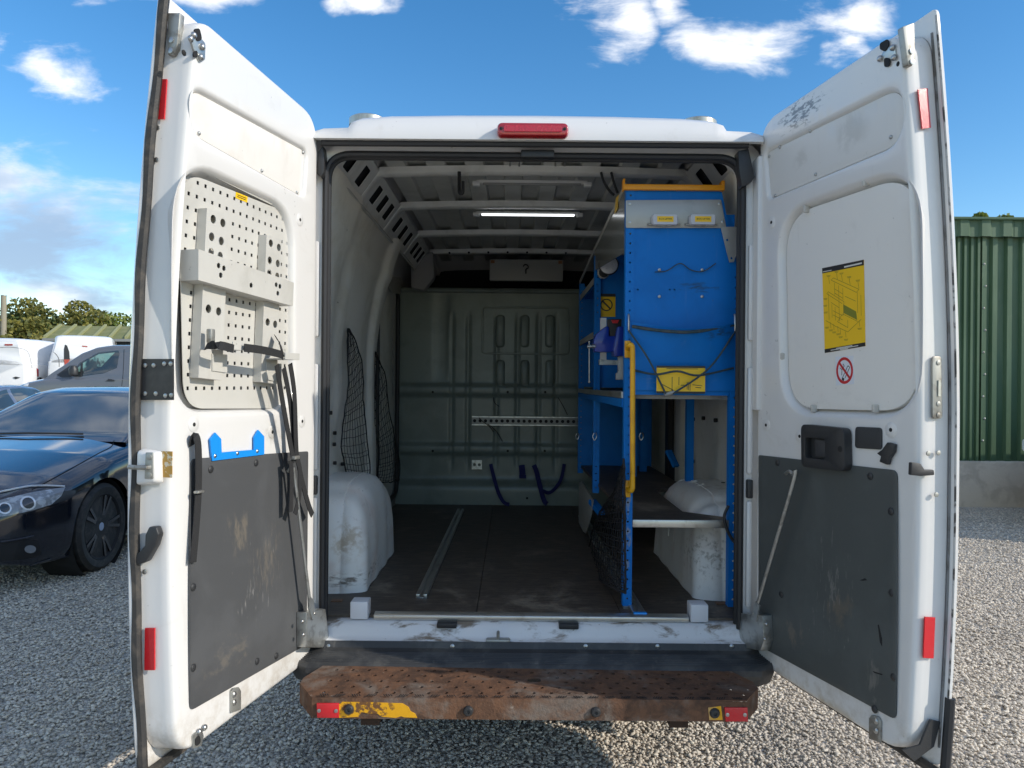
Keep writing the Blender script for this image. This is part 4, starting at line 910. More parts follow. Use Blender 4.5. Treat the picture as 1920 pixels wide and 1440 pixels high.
u, z = DR.uz(1684, 119); DR.stud('plug_hole', u, z, -.003, .008, .005, M_dark)
EU = DR.W0+.0235
DR.strip('reflector', [(1720,168),(1738,166),(1744,240),(1728,242)], EU, M_red)
DR.strip('reflector', [(1733,1156),(1752,1157),(1749,1234),(1730,1233)], EU, M_red)
b = B(); b.tube([DR.loc(DR.W0+.030, z, -.0885) for z in np.linspace(.46, 2.42, 40)], .0035, 5); DR.part(b, 'hem_seam', mat('hem_sealer', (.22, .22, .22), .6, c2=(.10, .09, .08), nscale=12))
b = B(); b.tube([DR.loc(DR.W0+.047, z, -.091) for z in np.linspace(.42, 2.46, 40)], .003, 5); DR.part(b, 'worn_skin_edge', mat('worn_edge', (.45, .44, .42), .5, c2=(.06, .055, .05), nscale=16, nlo=.5, nhi=.6))
q = [DR.edge(x, y, EU) for x, y in ((1747,668),(1763,668),(1765,785),(1747,785))]
l = rpoly([(-(w_), z) for w_, z in q], .010, 5); b = B(); b.loops([[(EU+h_, s_-DR.lean(EU, z), z) for s_, z in l] for h_ in (-.002, .004)], cap0=True, cap1=True); DR.part(b, 'lock_plate', M_dull, .001)
w_, z = DR.edge(1757, 728, EU); b = B(); b.box(EU+.003, EU+.007, -w_-.004, -w_+.004, z-.022, z+.022); DR.part(b, 'lock_bolt', M_steel)
for px, py in ((1757,680),(1757,757),(1757,778),(1738,850),(1757,849),(1753,927)):
    w_, z = DR.edge(px, py, EU); b = B(); b.lathe((EU+.003, -(w_+DR.lean(EU, z)), z), (1, 0, 0), [(.007, 0), (.007, .003), (.003, .004)], 10); DR.part(b, 'bolt', M_dull)
q = [DR.edge(x, y, EU) for x, y in ((1703,866),(1720,868),(1728,880),(1745,880),(1746,890),(1722,892),(1702,890))]
l0 = [(EU+.0, -(w_+DR.lean(EU, z)), z) for w_, z in q]; b = B(); b.loops([l0, [(p[0]+.012, p[1], p[2]) for p in l0]], cap0=True, cap1=True); DR.part(b, 'door_latch', M_black, .003)
toplatch(DR, None, [(1690,50),(1712,42),(1714,116),(1708,124),(1700,122)], [(1707,96),(1708,116)])
q = [DR.edge(x, y, EU+.002) for x, y in ((1742,1348),(1760,1352),(1748,1398),(1712,1425),(1690,1405),(1722,1395))]
l0 = [(EU+.002, -(w_+DR.lean(EU, z)), z) for w_, z in q]; b = B(); b.loops([l0, [(p[0]+.006, p[1], p[2]) for p in l0]], cap0=True, cap1=True); DR.part(b, 'corner_guard', M_blkplast)

# the outer skin runs a little higher than the pressed inner panel
for D, m in ((DL, mL), (DR, mR)):
    b = B(); W = D.W0
    b = B()
    b.tube([D.loc(u, .395, -.085) for u in np.linspace(.03, W+.04, 14)], .014, 6); D.part(b, 'bottom_seal', M_seal)


# ================================================================== PEGBOARD CARRIER ON THE LEFT DOOR
def door_thing(D, name, px, py, w_, label, cat):
    u, z = D.uz(px, py, w_); o = empty(name, D.mx @ Vector(D.loc(u, z, w_)), label, cat); return o
def dpart(D, b, name, m, parent, bevel=0, sharp=40):
    """a mesh in door coordinates under a free-standing thing"""
    b.v = [tuple(D.mx @ Vector(v)) for v in b.v]; return b.obj(name, m, parent, bevel=bevel, sharp=sharp)
carrier = door_thing(DL, 'pegboard_carrier', 440, 755, -.02, 'perforated grey steel pegboard with two uprights and a crossbar on the sunlit door', 'tool board')
pw = -.022
ou = rpoly(DL.pl([(336,317),(547,402),(547,766),(346,766)], pw), [.10, .10, .03, .09], 9)
u0, z0 = DL.uz(371, 343, pw); u1, z1 = DL.uz(519, 417, pw); du = (u1-u0)/12
holes = []
for i in range(-3, 16):
    for j in range(0, 17):
        u, z = u0+i*du, z0-j*.0385*1.0
        if pip((u, z), offs(ou, -.014)) and j < 16: holes.append(rect(u-.0052, u+.0052, z-.0052, z+.0052))
b = B(); b.plate(ou, holes, DL.fn(), pw-.002, pw); peg = dpart(DL, b, 'pegboard', M_peg, carrier)
b = B(); b.plate(offs(ou, -.006), [], DL.fn(), pw-.012, pw-.010); dpart(DL, b, 'backing', M_dark, carrier)
def dbox(D, px4, w0, w1, holes_px=(), hr=.011, hex_=False):
    q = D.pl(px4, w1); hl = [circ(*D.uz(x, y, w1), hr*(1 if not hex_ else .8), 6 if hex_ else 16, R(30)) for x, y in holes_px]
    b = B(); vs, tr = cut(q, hl); b.add([D.loc(a, c, w1) for a, c in vs], tr)
    for l in hl: b.loops([[D.loc(a, c, w1-.0025) for a, c in l], [D.loc(a, c, w1) for a, c in l]])
    b.loops([[D.loc(a, c, w0) for a, c in q], [D.loc(a, c, w1) for a, c in q]]); return b
for quad, hl, hol2 in (([(388,390),(430,402),(416,713),(372,708)], [(400,411),(418,418),(397,444),(415,452),(396,473),(413,480),(391,579),(410,584)], 0),
                 ([(500,440),(528,450),(519,720),(489,716)], [(508,456),(523,464),(506,488),(521,494),(505,512),(520,518),(502,604),(516,608)], 0)):
    b = dbox(DL, quad, pw+.001, pw+.030, hl, .0125); up_ = dpart(DL, b, 'upright', M_peg, carrier, sharp=25)
b = dbox(DL, [(372,467),(551,530),(549,574),(372,525)], pw+.001, pw+.062, [(410,498),(420,503),(414,516),(471,535),(518,534),(525,537),(521,550)], .011, True); cb_o = dpart(DL, b, 'crossbar', M_peg, carrier, sharp=25)
for q in ([(337,470),(346,468),(345,522),(335,522)], [(546,490),(556,492),(553,588),(542,580)]):
    b = B(); b.plate(DL.pl(q, pw), [], DL.fn(), pw+.001, pw+.006); dpart(DL, b, 'crossbar_flange', M_peg, carrier)
    for f in (.15, .85):
        (a0, c0), (a1, c1) = DL.uz((q[0][0]+q[1][0])/2, q[0][1]*(1-f)+q[2][1]*f, pw), (0, 0); b = B(); b.lathe(DL.loc(a0, c0, pw+.006), (0, 1, 0), [(.007, 0), (.007, .003), (.003, .005)], 12); dpart(DL, b, 'screw', M_screw, carrier)
for pts in (((432,655),(418,700),(396,655)), ((534,672),(512,712),(490,672))):
    # folded tray arms
    x0_, y0_ = pts[0]; q = DL.pl([(x0_-36, y0_+8), (x0_-8, y0_+10), (x0_-8, y0_+44), (x0_-36, y0_+40)], pw+.03)
    b = B(); b.plate(q, [], DL.fn(), pw+.0305, pw+.034); dpart(DL, b, 'bracket_plate', M_peg, carrier)
    c0, c1 = q[1], q[0]; b = B(); zz = c0[1]+.012; ua, ub = min(c0[0], c1[0]), max(c0[0], c1[0])
    b.hexa([DL.loc(u, z, w_) for z in (zz, zz+.004) for u, w_ in ((ua, pw+.031), (ub, pw+.031), (ub, pw+.10), (ua, pw+.10))]); b.hexa([DL.loc(u, z, w_) for z in (zz, zz+.022) for u, w_ in ((ua, pw+.098), (ub, pw+.098), (ub, pw+.101), (ua, pw+.101))]); dpart(DL, b, 'support_arm', M_peg, carrier)
q = DL.pl([(442,360),(464,369),(463,380),(441,371)], pw); b = B(); b.plate(q, [], DL.fn(), pw+.0005, pw+.0012); dpart(DL, b, 'yellow_label', M_yelst, carrier)
b = B()
for r_ in (.36, .66): p0, p1 = Vector(bil(q, .12, r_)), Vector(bil(q, .88, r_)); b.add([DL.loc(x.x, x.y+dz, pw+.0016) for x, dz in ((p0, -.0012), (p1, -.0012), (p1, .0012), (p0, .0012))], [(0, 1, 2, 3)])
dpart(DL, b, 'label_print', M_print, carrier)
q = DL.pl([(402,322),(518,380),(512,384),(398,328)], -.012); b = B(); b.plate(q, [], DL.fn(), -.026, -.018); dpart(DL, b, 'top_flange', M_grey, carrier)

# straps on the left door
def dstrap(D, name, runs, label, wid, m, buckle=None):
    o = door_thing(D, name, runs[0][-1][0], runs[0][-1][1], .02, label, 'strap')
    for i, r_ in enumerate(runs):
        q = [D.loc(*D.uz(x, y, w_), w_) for x, y, w_ in r_]; b = B(); b.tube(catmull(q, 5), 1, flat=(.0012, wid), up=(0, D.sg, 0)); dpart(D, b, 'webbing', m, o)
    for (px, py, w_, a, c) in (buckle or []):
        u, z = D.uz(px, py, w_); b = B(); k = Vector(D.loc(u, z, w_)); b.box(k.x-a, k.x+a, k.y-.006, k.y+.010, k.z-c, k.z+c); dpart(D, b, 'buckle', M_dull, o, .003)
    return o
dstrap(DL, 'ratchet_strap', [[(386,650,.03),(395,647,.05),(415,648,.085),(438,654,.09)], [(458,652,.09),(490,656,.088),(525,664,.085),(531,668,.07)], [(517,632,.02),(525,645,.05),(530,664,.082)],
   [(519,684,.06),(531,760,.05),(548,850,.05),(553,862,.05)], [(532,690,.05),(545,760,.04),(552,850,.04)], [(544,682,.05),(552,740,.05),(556,850,.05),(562,880,.05),(561,930,.05),(553,964,.05)], [(558,860,.045),(566,900,.04),(578,945,.04),(586,966,.04)], [(545,863,.05),(547,900,.05),(545,960,.045)]],
   'black ratchet strap trailing from the pegboard carrier down the sunlit door', .012, M_web, [(394,630,.035,.010,.020), (553,858,.055,.016,.006)])
dstrap(DL, 'hanging_strap', [[(360,835,.004),(362,822,.012),(368,820,.02),(372,845,.022),(372,920,.022),(368,985,.02),(362,1055,.016)]], 'short black webbing strap hanging beside the blue hook plate', .013, M_web, [(372,922,.026,.014,.004)])

# ================================================================== BLUE RACKING ALONG THE RIGHT WALL
RX0, RY0, RY1, RYM = .443, 2.905, 4.87, 3.98
rack = empty('shelving_rack', (.66, RY0, FZ), 'tall blue steel shelving rack with perforated posts and a yellow grab handle', 'shelving')
def rk(px, py, Y=RY0): q = P(px, py, Y); return q.x, q.z
def post(X0, X1, Y, z0, z1, name='upright', m=M_blue, holes=True):
    hl = []
    if holes:
        k = int((z1-z0)/.038); hl = [circ((X0+X1)/2, z0+.03+i*.038, .0042, 6) for i in range(k) if z0+.03+i*.038 < z1-.02]
    b = B(); b.plate(rect(X0, X1, z0, z1), hl, lambda a, c, t: (a, Y-t, c), 0, .002)
    b.box(X0, X0+.002, Y+.0001, Y+.035, z0, z1); b.box(X1-.002, X1, Y+.0001, Y+.035, z0, z1); return b.obj(name, m, rack, sharp=30)
zt2 = rk(1260, 352)[1]; zlo = rk(1260, 740)[1]; pxl = rk(1171, 700)[0]; pxr = rk(1186, 700)[0]
post(pxl, pxr+.004, RY0, FZ+.012, zt2); post(rk(1367, 900)[0], rk(1384, 900)[0], RY0, FZ+.012, rk(1380, 700)[1])
B().box(pxl+.004, pxr, RY0+.003, RY0+.03, FZ, FZ+.014).obj('foot', M_steel, rack)
endp = [rk(1187, 740), rk(1366, 742), rk(1383, 700), rk(1383, 505), rk(1352, 352), rk(1187, 352)]
hl = [circ(*rk(x, y), .004, 6) for x, y in ((1196,543),(1256,543),(1265,543),(1256,661),(1196,681),(1265,681),(1379,520),(1379,540),(1379,560),(1379,580))]
b = B(); b.plate(endp, hl, lambda a, c, t: (a, RY0+.001-t, c), -.002, 0); endpan = b.obj('end_panel', M_blue, rack, sharp=30)
B().box(pxr, rk(1384, 0)[0], RY0+.02, RY0+.03, zlo, zt2-.1).obj('panel_backing', M_blue, endpan)
for x, y in ((1236,506),(1316,506),(1236,556),(1316,556)): q = rk(x, y); B().lathe((q[0], RY0-.001, q[1]), (0, -1, 0), [(.006, 0), (.006, .003), (.002, .005)], 10).obj('screw', M_screw, endpan)
# bowed lower pocket
q0, q1 = rk(1184, 615), rk(1380, 735); L = []
for f in np.linspace(0, 1, 15):
    z = q1[1]+.004+(q0[1]-q1[1]+.02)*f; L.append([(q0[0]+(q1[0]-q0[0])*g, RY0-.006-.075*math.sin(math.pi*g)*f**1.5, z-.030*math.sin(math.pi*g)*f) for g in np.linspace(0, 1, 25)])
b = B(); b.loops(L, closed=False); poc = b.obj('front_pocket', M_blue, rack, sharp=60)
q = [rk(1231, 686, RY0-.04), rk(1322, 685, RY0-.04), rk(1322, 738, RY0-.04), rk(1231, 738, RY0-.04)]
b = B(); b.plate(rect(q[0][0], q[1][0], q[2][1], q[0][1]), [], lambda a, c, t: (a, RY0-.042-t, c), 0, .001); stk = b.obj('warning_sticker', M_yelst, rack)
def rl(name, m, segs, wd, y_):
    b = B(); X0, X1, Z0, Z1 = q[0][0], q[1][0], q[2][1], q[0][1]
    for a0, c0, a1, c1 in segs:
        p0 = Vector((X0+(X1-X0)*a0, Z1+(Z0-Z1)*c0)); p1 = Vector((X0+(X1-X0)*a1, Z1+(Z0-Z1)*c1)); n_ = (p1-p0).orthogonal().normalized()*wd
        b.add([(x.x, y_, x.y) for x in (p0-n_, p1-n_, p1+n_, p0+n_)], [(0, 1, 2, 3)])
    return tag(b.obj(name, m, stk), kind='stuff')
rl('sticker_bands', M_print, [(0,.03,1,.03),(0,.965,1,.965)], .004, RY0-.0436)
rl('sticker_print', M_print, [(.63,.58,.63,.86),(.66,.58,.66,.88),(.69,.58,.69,.9),(.74,.68,.94,.72),(.8,.77,.92,.79),(.5,.70,.57,.70),(.2,.10,.85,.10),(.12,.68,.34,.88),(.32,.4,.32,.9),(.46,.4,.46,.7)], .0012, RY0-.0436)
# top rim, grey plate with two lifter handles, side gusset
t0, t1 = rk(1168, 353), rk(1356, 353)
b = B(); b.box(t0[0], t1[0], RY0-.022, RY0+.0, t0[1]-.010, t0[1]+.012); b.box(t1[0]-.012, t1[0]+.002, RY0-.02, RY0+.02, t0[1]-.010, t0[1]+.03); b.box(t0[0]-.002, t0[0]+.006, RY0-.02, RY0+.02, t0[1]-.012, t0[1]+.035); b.obj('yellow_rim', M_orange, rack, bevel=.004)
gp_ = rpoly([rk(1173, 428), rk(1361, 428), rk(1351, 375), rk(1173, 376)], .006, 3)
b = B(); b.plate(gp_, [], lambda a, c, t: (a, RY0-.004-t, c), 0, .003); gpl = b.obj('handle_plate', mat('brushed_plate', (.42, .415, .39), .4, .35, c2=(.36, .355, .33), nscale=6), rack, bevel=.0006)
for x, y in ((1180,383),(1348,383),(1180,418),(1354,417)): q_ = rk(x, y); B().lathe((q_[0], RY0-.007, q_[1]), (0, -1, 0), [(.006, 0), (.006, .003), (.002, .004)], 10).obj('screw', M_screw, gpl)
for x0_, x1_ in ((1220,1268), (1290,1338)):
    a, c = rk(x0_, 424), rk(x1_, 406); b = B(); xm = (a[0]+c[0])/2
    b.loops([[(xm+(x-xm)*k, RY0-.008-y_, z) for x, z in rpoly(rect(a[0], c[0], a[1], c[1]), .008, 4)] for k, y_ in ((1.02, 0), (1, .022), (.93, .028))], cap0=True, cap1=True); h_ = b.obj('box_lifter_handle', mat('handle_grey', (.55, .55, .58), .4), rack)
    l_ = rect(xm-.032, xm+.032, (a[1]+c[1])/2-.010, (a[1]+c[1])/2+.012); b = B(); b.plate(l_, [], lambda a_, c_, t: (a_, RY0-.036-t, c_), 0, .0008); b.obj('handle_label', M_yelst, h_)
    text('label_print', 'BOX LIFTER', .0098, Matrix.Translation((xm, RY0-.0372, (a[1]+c[1])/2+.001)) @ Matrix.Rotation(R(90), 4, 'X'), M_print, h_)
    for xx in (a[0]-.012, c[0]+.012): B().tube([(xx, RY0-.007, a[1]+.006), (xx, RY0-.02, a[1]+.002), (xm, RY0-.02, a[1]-.003)], .004, 6).obj('handle_spring', M_dull, h_)
g_ = [rk(1350, 427), rk(1383, 426), rk(1384, 466), rk(1374, 492), rk(1366, 493), rk(1360, 470)]
b = B(); b.plate(g_, [circ(*rk(1362, 451), .005, 8), circ(*rk(1370, 485), .005, 8)], lambda a, c, t: (a, RY0-.009-t, c), 0, .003); b.obj('wall_gusset', MATS['brushed_plate'], rack)
# yellow grab handle
hx = RY0-.045; a0, a1 = P(1176, 650, RY0-.012), P(1186, 645, hx)
pts = [P(1177, 655, RY0-.006), P(1179, 648, RY0-.035), P(1184, 648, hx), P(1186, 665, hx), P(1186, 780, hx), P(1186, 900, hx), P(1185, 917, hx), P(1181, 920, RY0-.035), P(1177, 916, RY0-.006)]
B().tube(catmull(pts, 6), .0105, 12).obj('grab_handle', M_yel, rack)
for py in (655, 916): q_ = rk(1177, py); B().box(q_[0]-.014, q_[0]+.010, RY0-.012, RY0-.002, q_[1]-.034, q_[1]+.034).obj('handle_flange', M_yel, rack, bevel=.004)
# side along the aisle, dividers, shelves
zs1 = 1.415
for Y in (RYM, RY1): post(RX0, RX0+.034, Y, FZ+.30, 2.15 if Y == RYM else 2.12)
post(.86, .895, 3.6, .90, 1.4, holes=False); post(.70, .735, 4.3, .90, 1.4, holes=False); post(.80, .84, 4.55, .90, 1.4, holes=False)
B().hexa([(RX0+.002, Y, z) for Y, z in ((RY0+.04, 1.98), (RYM, 2.07), (RYM, 2.185), (RY0+.04, zt2+.005))]+[(RX0+.005, Y, z) for Y, z in ((RY0+.04, 1.98), (RYM, 2.07), (RYM, 2.185), (RY0+.04, zt2+.005))]).obj('side_screen', mat('smoky_sheet', (.20, .21, .20), .22, coat=.3), rack)
b = B(); b.tube([(RX0+.002, RY0+.02, zt2+.012), (RX0+.002, RYM, 2.19), (RX0+.002, RY1, 2.13)], 1, flat=(.010, .003)); b.obj('screen_edge', mat('pale_edge', (.45, .44, .40), .4), rack)
q_ = [PX(x, y, RX0-.001) for x, y in ((1155,371),(1160,365),(1158,392),(1152,402))]
b = B(); b.loops([q_, [p+Vector((-.001, 0, 0)) for p in q_]], cap0=True, cap1=True); b.obj('yellow_tab', M_yelst, rack)
for Y, z0_, z1_ in ((RYM+.03, zs1+.02, 2.16), (RY1, zs1+.02, 2.10), (RY1, .90, zs1-.03)):
    b = B(); b.box(RX0+.034, .93, Y, Y+.004, z0_, z1_); b.obj('divider', M_blue, rack)
b = B(); b.box(.905, .91, RY0+.04, RY1, zs1, 2.1); b.obj('back_panel', M_blue, rack)
for z in (1.72, 2.02):
    b = B(); b.box(RX0+.03, .90, RYM+.04, RY1, z, z+.006); b.obj('shelf', M_blue, rack); B().box(RX0+.003, RX0+.008, RYM+.03, RY1, z-.012, z+.022).obj('shelf_lip', M_grey, rack)
B().box(RX0+.004, .92, RY0+.035, RY1, zs1-.02, zs1+.004).obj('worktop', mat('worktop_grey', (.30, .30, .29), .45, c2=(.22, .21, .19), nscale=12), rack, bevel=.002)
B().hexa([(RX0-.002, RY0+.035, zs1-.055), (RX0+.003, RY0+.035, zs1-.055), (RX0+.003, RY1, zs1-.045), (RX0-.002, RY1, zs1-.045), (RX0-.002, RY0+.035, zs1-.020), (RX0+.003, RY0+.035, zs1-.020), (RX0+.003, RY1, zs1-.022), (RX0-.002, RY1, zs1-.022)]).obj('worktop_rail', M_blue, rack)
B().box(RX0-.004, RX0+.003, RY0+.036, RY1, zs1-.017, zs1+.008).obj('worktop_edge', M_alu, rack)
ez = rk(1280, 984)[1]
b = B(); b.plate([(pxr+.006, RY0+.012), (.868, RY0+.012), (.868, 3.0), (.73, 3.12), (.735, 3.75), (.92, 3.9), (.92, RY1), (RX0+.02, RY1)], [], lambda a, c, t: (a, c, ez+t), .0, .016); b.obj('lower_shelf', M_ply, rack)
B().box(pxr+.005, .866, RY0-.002, RY0+.011, ez-.012, ez+.019).obj('shelf_front', M_alu, rack, bevel=.003)
q_ = [PX(x, y, RX0-.006) for x, y in ((1085,905),(1090,903),(1111,938),(1108,965),(1098,1000),(1085,990))]
b = B(); b.loops([q_, [p+Vector((.006, 0, 0)) for p in q_]], cap0=True, cap1=True); b.obj('skirt_plate', M_grey, rack)
B().tube([P(1110, 940, 4.02), P(1128, 962, 3.9)], 1, flat=(.012, .02)).obj('diagonal_brace', M_blue, rack); B().tube([P(1253, 845, 4.1), P(1268, 875, 4.05)], 1, flat=(.008, .02)).obj('diagonal_brace', M_blue, rack)
for px in (1085, 1118, 1205):
    p = P(px, 818, 3.95 if px > 1100 else 4.8); B().tube(catmull([p+Vector((-.004, -.01, .02)), p+Vector((.0, -.02, .0)), p+Vector((-.012, -.02, -.02)), p+Vector((-.02, -.01, .0)), p+Vector((-.012, -.01, .018))], 4), .003, 6).obj('snap_ring', M_screw, rack)
# sticker with barred circle on the middle divider
dy = RYM+.028; c0, c1 = P(1120, 594, dy), P(1154, 551, dy)
b = B(); b.box(c0.x, c1.x, dy-.002, dy, c0.z, c1.z); ns = b.obj('barred_circle_sticker', M_yelst, rack)
B().box(c0.x, c1.x, dy-.0026, dy-.001, c1.z-.016, c1.z).obj('sticker_header', M_print, ns)
cx_, cz_, rr = (c0.x+c1.x)/2, (c0.z+c1.z)/2+.002, .034
b = B(); b.plate(circ(cx_, cz_, rr, 24), [circ(cx_, cz_, rr*.82, 24)], lambda a, c, t: (a, dy-.002-t, c), 0, .0006); b.obj('sticker_ring', M_print, ns)
b = B(); b.plate([(cx_-.026, cz_+.020), (cx_-.020, cz_+.026), (cx_+.026, cz_-.020), (cx_+.020, cz_-.026)], [], lambda a, c, t: (a, dy-.002-t, c), 0, .0008); b.obj('sticker_bar', M_print, ns)
# bungee cords over the end panel
cord = empty('bungee_cord', P(1270, 740, RY0-.05), 'dark elastic cord hooked in a V over the blue end panel', 'cord')
for pts in (((1179,620,.01),(1215,672,.065),(1248,738,.055)), ((1378,622,.01),(1330,690,.065),(1262,738,.055)), ((1186,612,.008),(1240,620,.075),(1300,622,.085),(1376,610,.008)), ((1188,694,.012),(1230,702,.06),(1270,696,.07),(1310,704,.065),(1375,690,.012))):
    B().tube(catmull([P(x, y, RY0-d_) for x, y, d_ in pts], 6), 0.0042 if pts[0][1] != 612 else .0065, 6).obj('cord_run', M_cord, cord)
for px, py in ((1179, 592), (1378, 592)):
    p = P(px, py, RY0-.008); B().tube([p+Vector((0, .006, .006)), p, p+Vector((0, -.004, -.05)), p+Vector((0, .0, -.06))], .004, 6).obj('hook', M_screw, cord)
B().tube([P(1246, 741, RY0-.05), P(1264, 735, RY0-.05)], .008, 8).obj('cord_joiner', M_dull, cord)
cord2 = empty('slack_cord', P(1280, 512, RY0-.006), 'thin dark cord looped between two screws on the blue panel', 'cord')
B().tube(catmull([P(x, y, RY0-.009) for x, y in ((1228,510),(1250,508),(1275,494),(1295,506),(1318,509),(1342,494))], 6), .0022, 5).obj('cord_run', M_cord, cord2)

# vise on the worktop
vc = P(1142, 660, 3.45)
vise = empty('bench_vise', (vc.x, 3.45, zs1), 'blue bench vise with a steel bar handle clamped to the worktop', 'vise')
M_vb = mat('vise_blue', (.012, .045, .36), .3, coat=.4)
def V(px, py, Y=3.45): return P(px, py, Y)
def slab(pts, Y0, Y1): l = [P(x, y, Y0) for x, y in pts]; b = B(); b.loops([l, [Vector((p.x, Y1, p.z)) for p in l]], cap0=True, cap1=True); return b
slab([(1118,626),(1135,612),(1142,612),(1142,630),(1168,630),(1168,660),(1115,660),(1113,640)], 3.42, 3.50).obj('fixed_jaw', M_vb, vise, bevel=.006)
slab([(1158,612),(1172,612),(1172,668),(1152,668),(1150,655)], 3.40, 3.50).obj('sliding_jaw', M_vb, vise, bevel=.006)
slab([(1140,598),(1166,598),(1164,632),(1144,634)], 3.43, 3.48).obj('jaw_plate', M_black, vise, bevel=.004)
slab([(1146,600),(1161,600),(1158,606),(1149,606)], 3.425, 3.43).obj('red_badge', M_signred, vise)
slab([(1126,596),(1137,596),(1137,676),(1126,676)], 3.49, 3.51).obj('back_plate', M_whitepl, vise); slab([(1124,674),(1162,676),(1162,684),(1124,684)], 3.47, 3.51).obj('base_plate', M_steel, vise)
slab([(1160,668),(1172,668),(1172,712),(1156,712),(1156,700),(1160,698)], 3.43, 3.47).obj('screw_post', mat('vise_grey', (.5, .5, .47), .4), vise, bevel=.004)
B().cyl(V(1101, 650, 3.42), V(1116, 649, 3.42), .008).obj('screw_end', M_steel, vise); B().tube([V(1105, 642, 3.42), V(1105, 716, 3.42)], .0032, 8).obj('bar_handle', M_steel, vise)
for py in (641, 716): B().lathe(V(1105, py, 3.42)-Vector((0, 0, .005)), (0, 0, 1), [(.002, 0), (.006, .002), (.006, .008), (.002, .010)], 10).obj('bar_knob', M_steel, vise)
# round work lamp
lc = P(1141, 497, 3.80)
lamp = empty('work_lamp', (lc.x, 3.85, lc.z-.05), 'round clear work lamp on a dark swivel base', 'lamp')
B().lathe(lc, (0, -1, 0), [(.030, -.03), (.050, -.012), (.053, .004), (.050, .008)], 28).obj('housing', M_blkplast, lamp)
le = B().lathe(lc+Vector((0, -.008, 0)), (0, -1, 0), [(.047, 0), (.045, .006), (.03, .011), (.001, .013)], 28).obj('lens', M_lens, lamp)
for k in range(6): B().lathe(lc+Vector((.027*math.cos(k*1.047), -.015, .027*math.sin(k*1.047))), (0, -1, 0), [(.010, 0), (.008, .004), (.001, .005)], 10).obj('lens_cell', M_lens, le)
p = P(1131, 512, 3.88); B().lathe(p, (0, -1, 0), [(.032, 0), (.032, .012), (.027, .016)], 22).obj('base', M_dull, lamp); B().lathe(p+Vector((0, -.016, 0)), (0, -1, 0), [(.025, 0), (.022, .004), (.001, .005)], 20).obj('base_cap', M_black, lamp)
# thin cables hanging from the roof above the rack
for i, pts in enumerate((((1127,323),(1132,340),(1143,358),(1152,366)), ((1146,323),(1152,345),(1158,362)))):
    o = tag(B().tube(catmull([P(x, y, 3.32) for x, y in pts], 5), .006, 6).obj('roof_hook', M_blkplast, van))
o = B().tube(catmull([P(x, y, RY0-.02) for x, y in ((1366,948),(1358,968),(1362,990),(1372,1010),(1386,1026))], 6), .006, 8).obj('loose_cable', M_black, None)
tag(o, 'black cable looped beside the foot of the blue rack', 'cable')

# ================================================================== NETS AND STRAPS INSIDE
def net(name, left, right, fn, label, rows, cols, r_=.0017, bulge=.02, group=None):
    a = catmull([Vector((x, y, 0)) for x, y in left], 8); c = catmull([Vector((x, y, 0)) for x, y in right], 8)
    G = []
    for i in range(rows+1):
        t = i/rows; p = a[min(int(t*(len(a)-1)), len(a)-1)]; q = c[min(int(t*(len(c)-1)), len(c)-1)]; row = []
        for j in range(cols+1):
            s = j/cols; e = p.lerp(q, s); w_ = bulge*math.sin(math.pi*s)*(.25+t)
            row.append(fn(e.x+random.uniform(-.9, .9), e.y+random.uniform(-1.2, 1.2)+4*math.sin(math.pi*s)*t, w_))
        G.append(row)
    o = empty(name, G[-1][cols//2], label, 'net', group); b = B()
    for i in range(rows+1):
        for j in range(cols+1):
            if j < cols: b.tube([G[i][j], G[i][j+1]], r_, 3)
            if i < rows: b.tube([G[i][j], G[i+1][j]], r_, 3)
    tag(b.obj('netting', M_net, o, flat=True, merge=False), kind='stuff')
    rim = [G[i][0] for i in range(rows+1)]+G[rows][1:]+[G[i][cols] for i in range(rows-1, -1, -1)]
    B().tube(rim, r_*2.2, 5).obj('rim_cord', M_net, o); return o
wn = lambda X: (lambda px, py, w_: PX(px, py, X+w_))
net('cargo_net', [(652,617),(651,660),(653,720),(646,775),(640,830),(648,880),(655,895)], [(655,617),(668,645),(680,690),(681,750),(688,820),(694,880),(690,908)], wn(XC-.895), 'black cargo net hanging on the van wall above the wheel arch', 26, 9)
net('cargo_net', [(702,660),(702,740),(702,800),(711,845),(708,885),(702,902)], [(705,660),(722,705),(730,770),(742,830),(750,870),(748,900)], wn(XC-.905), 'black cargo net hanging on the sliding side door', 22, 9)
def rn(px, py, w_): return PX(px, py, RX0-.01-w_)
net('cargo_net', [(1150,925),(1135,945),(1118,975),(1108,1010),(1105,1050),(1108,1075)], [(1170,860),(1171,920),(1172,980),(1172,1040),(1173,1090),(1173,1112)], rn, 'black cargo net slung below the worktop along the aisle side of the blue rack', 26, 16, .0022, .03)
def bstrap(pts, wid, label):
    o = empty('lashing_strap', P(*pts[-1], BY-.06), label, 'strap')
    B().tube(catmull([P(x, y, BY-.06-.015*i) for i, (x, y) in enumerate(pts)], 6), 1, flat=(.0015, wid), up=(0, -1, 0)).obj('webbing', M_webb, o); return o
bstrap([(920,870),(926,895),(935,925),(945,942),(955,946)], .013, 'dark blue strap trailing on the bulkhead under the small anchor plate')
bstrap([(1001,872),(1006,885),(1012,910),(1020,938),(1026,945)], .017, 'dark blue strap with a folded top trailing down to the floor')
bstrap([(1058,870),(1053,895),(1044,912),(1030,924),(1018,920)], .012, 'dark blue strap looping up to the right on the bulkhead')
o = bstrap([(978,872),(979,880),(980,890)], .022, 'short dark blue buckle tag hanging on the bulkhead'); p = P(980, 893, BY-.09); B().box(p.x-.025, p.x+.025, p.y-.01, p.y+.005, p.z-.015, p.z+.012).obj('buckle', M_webb, o)
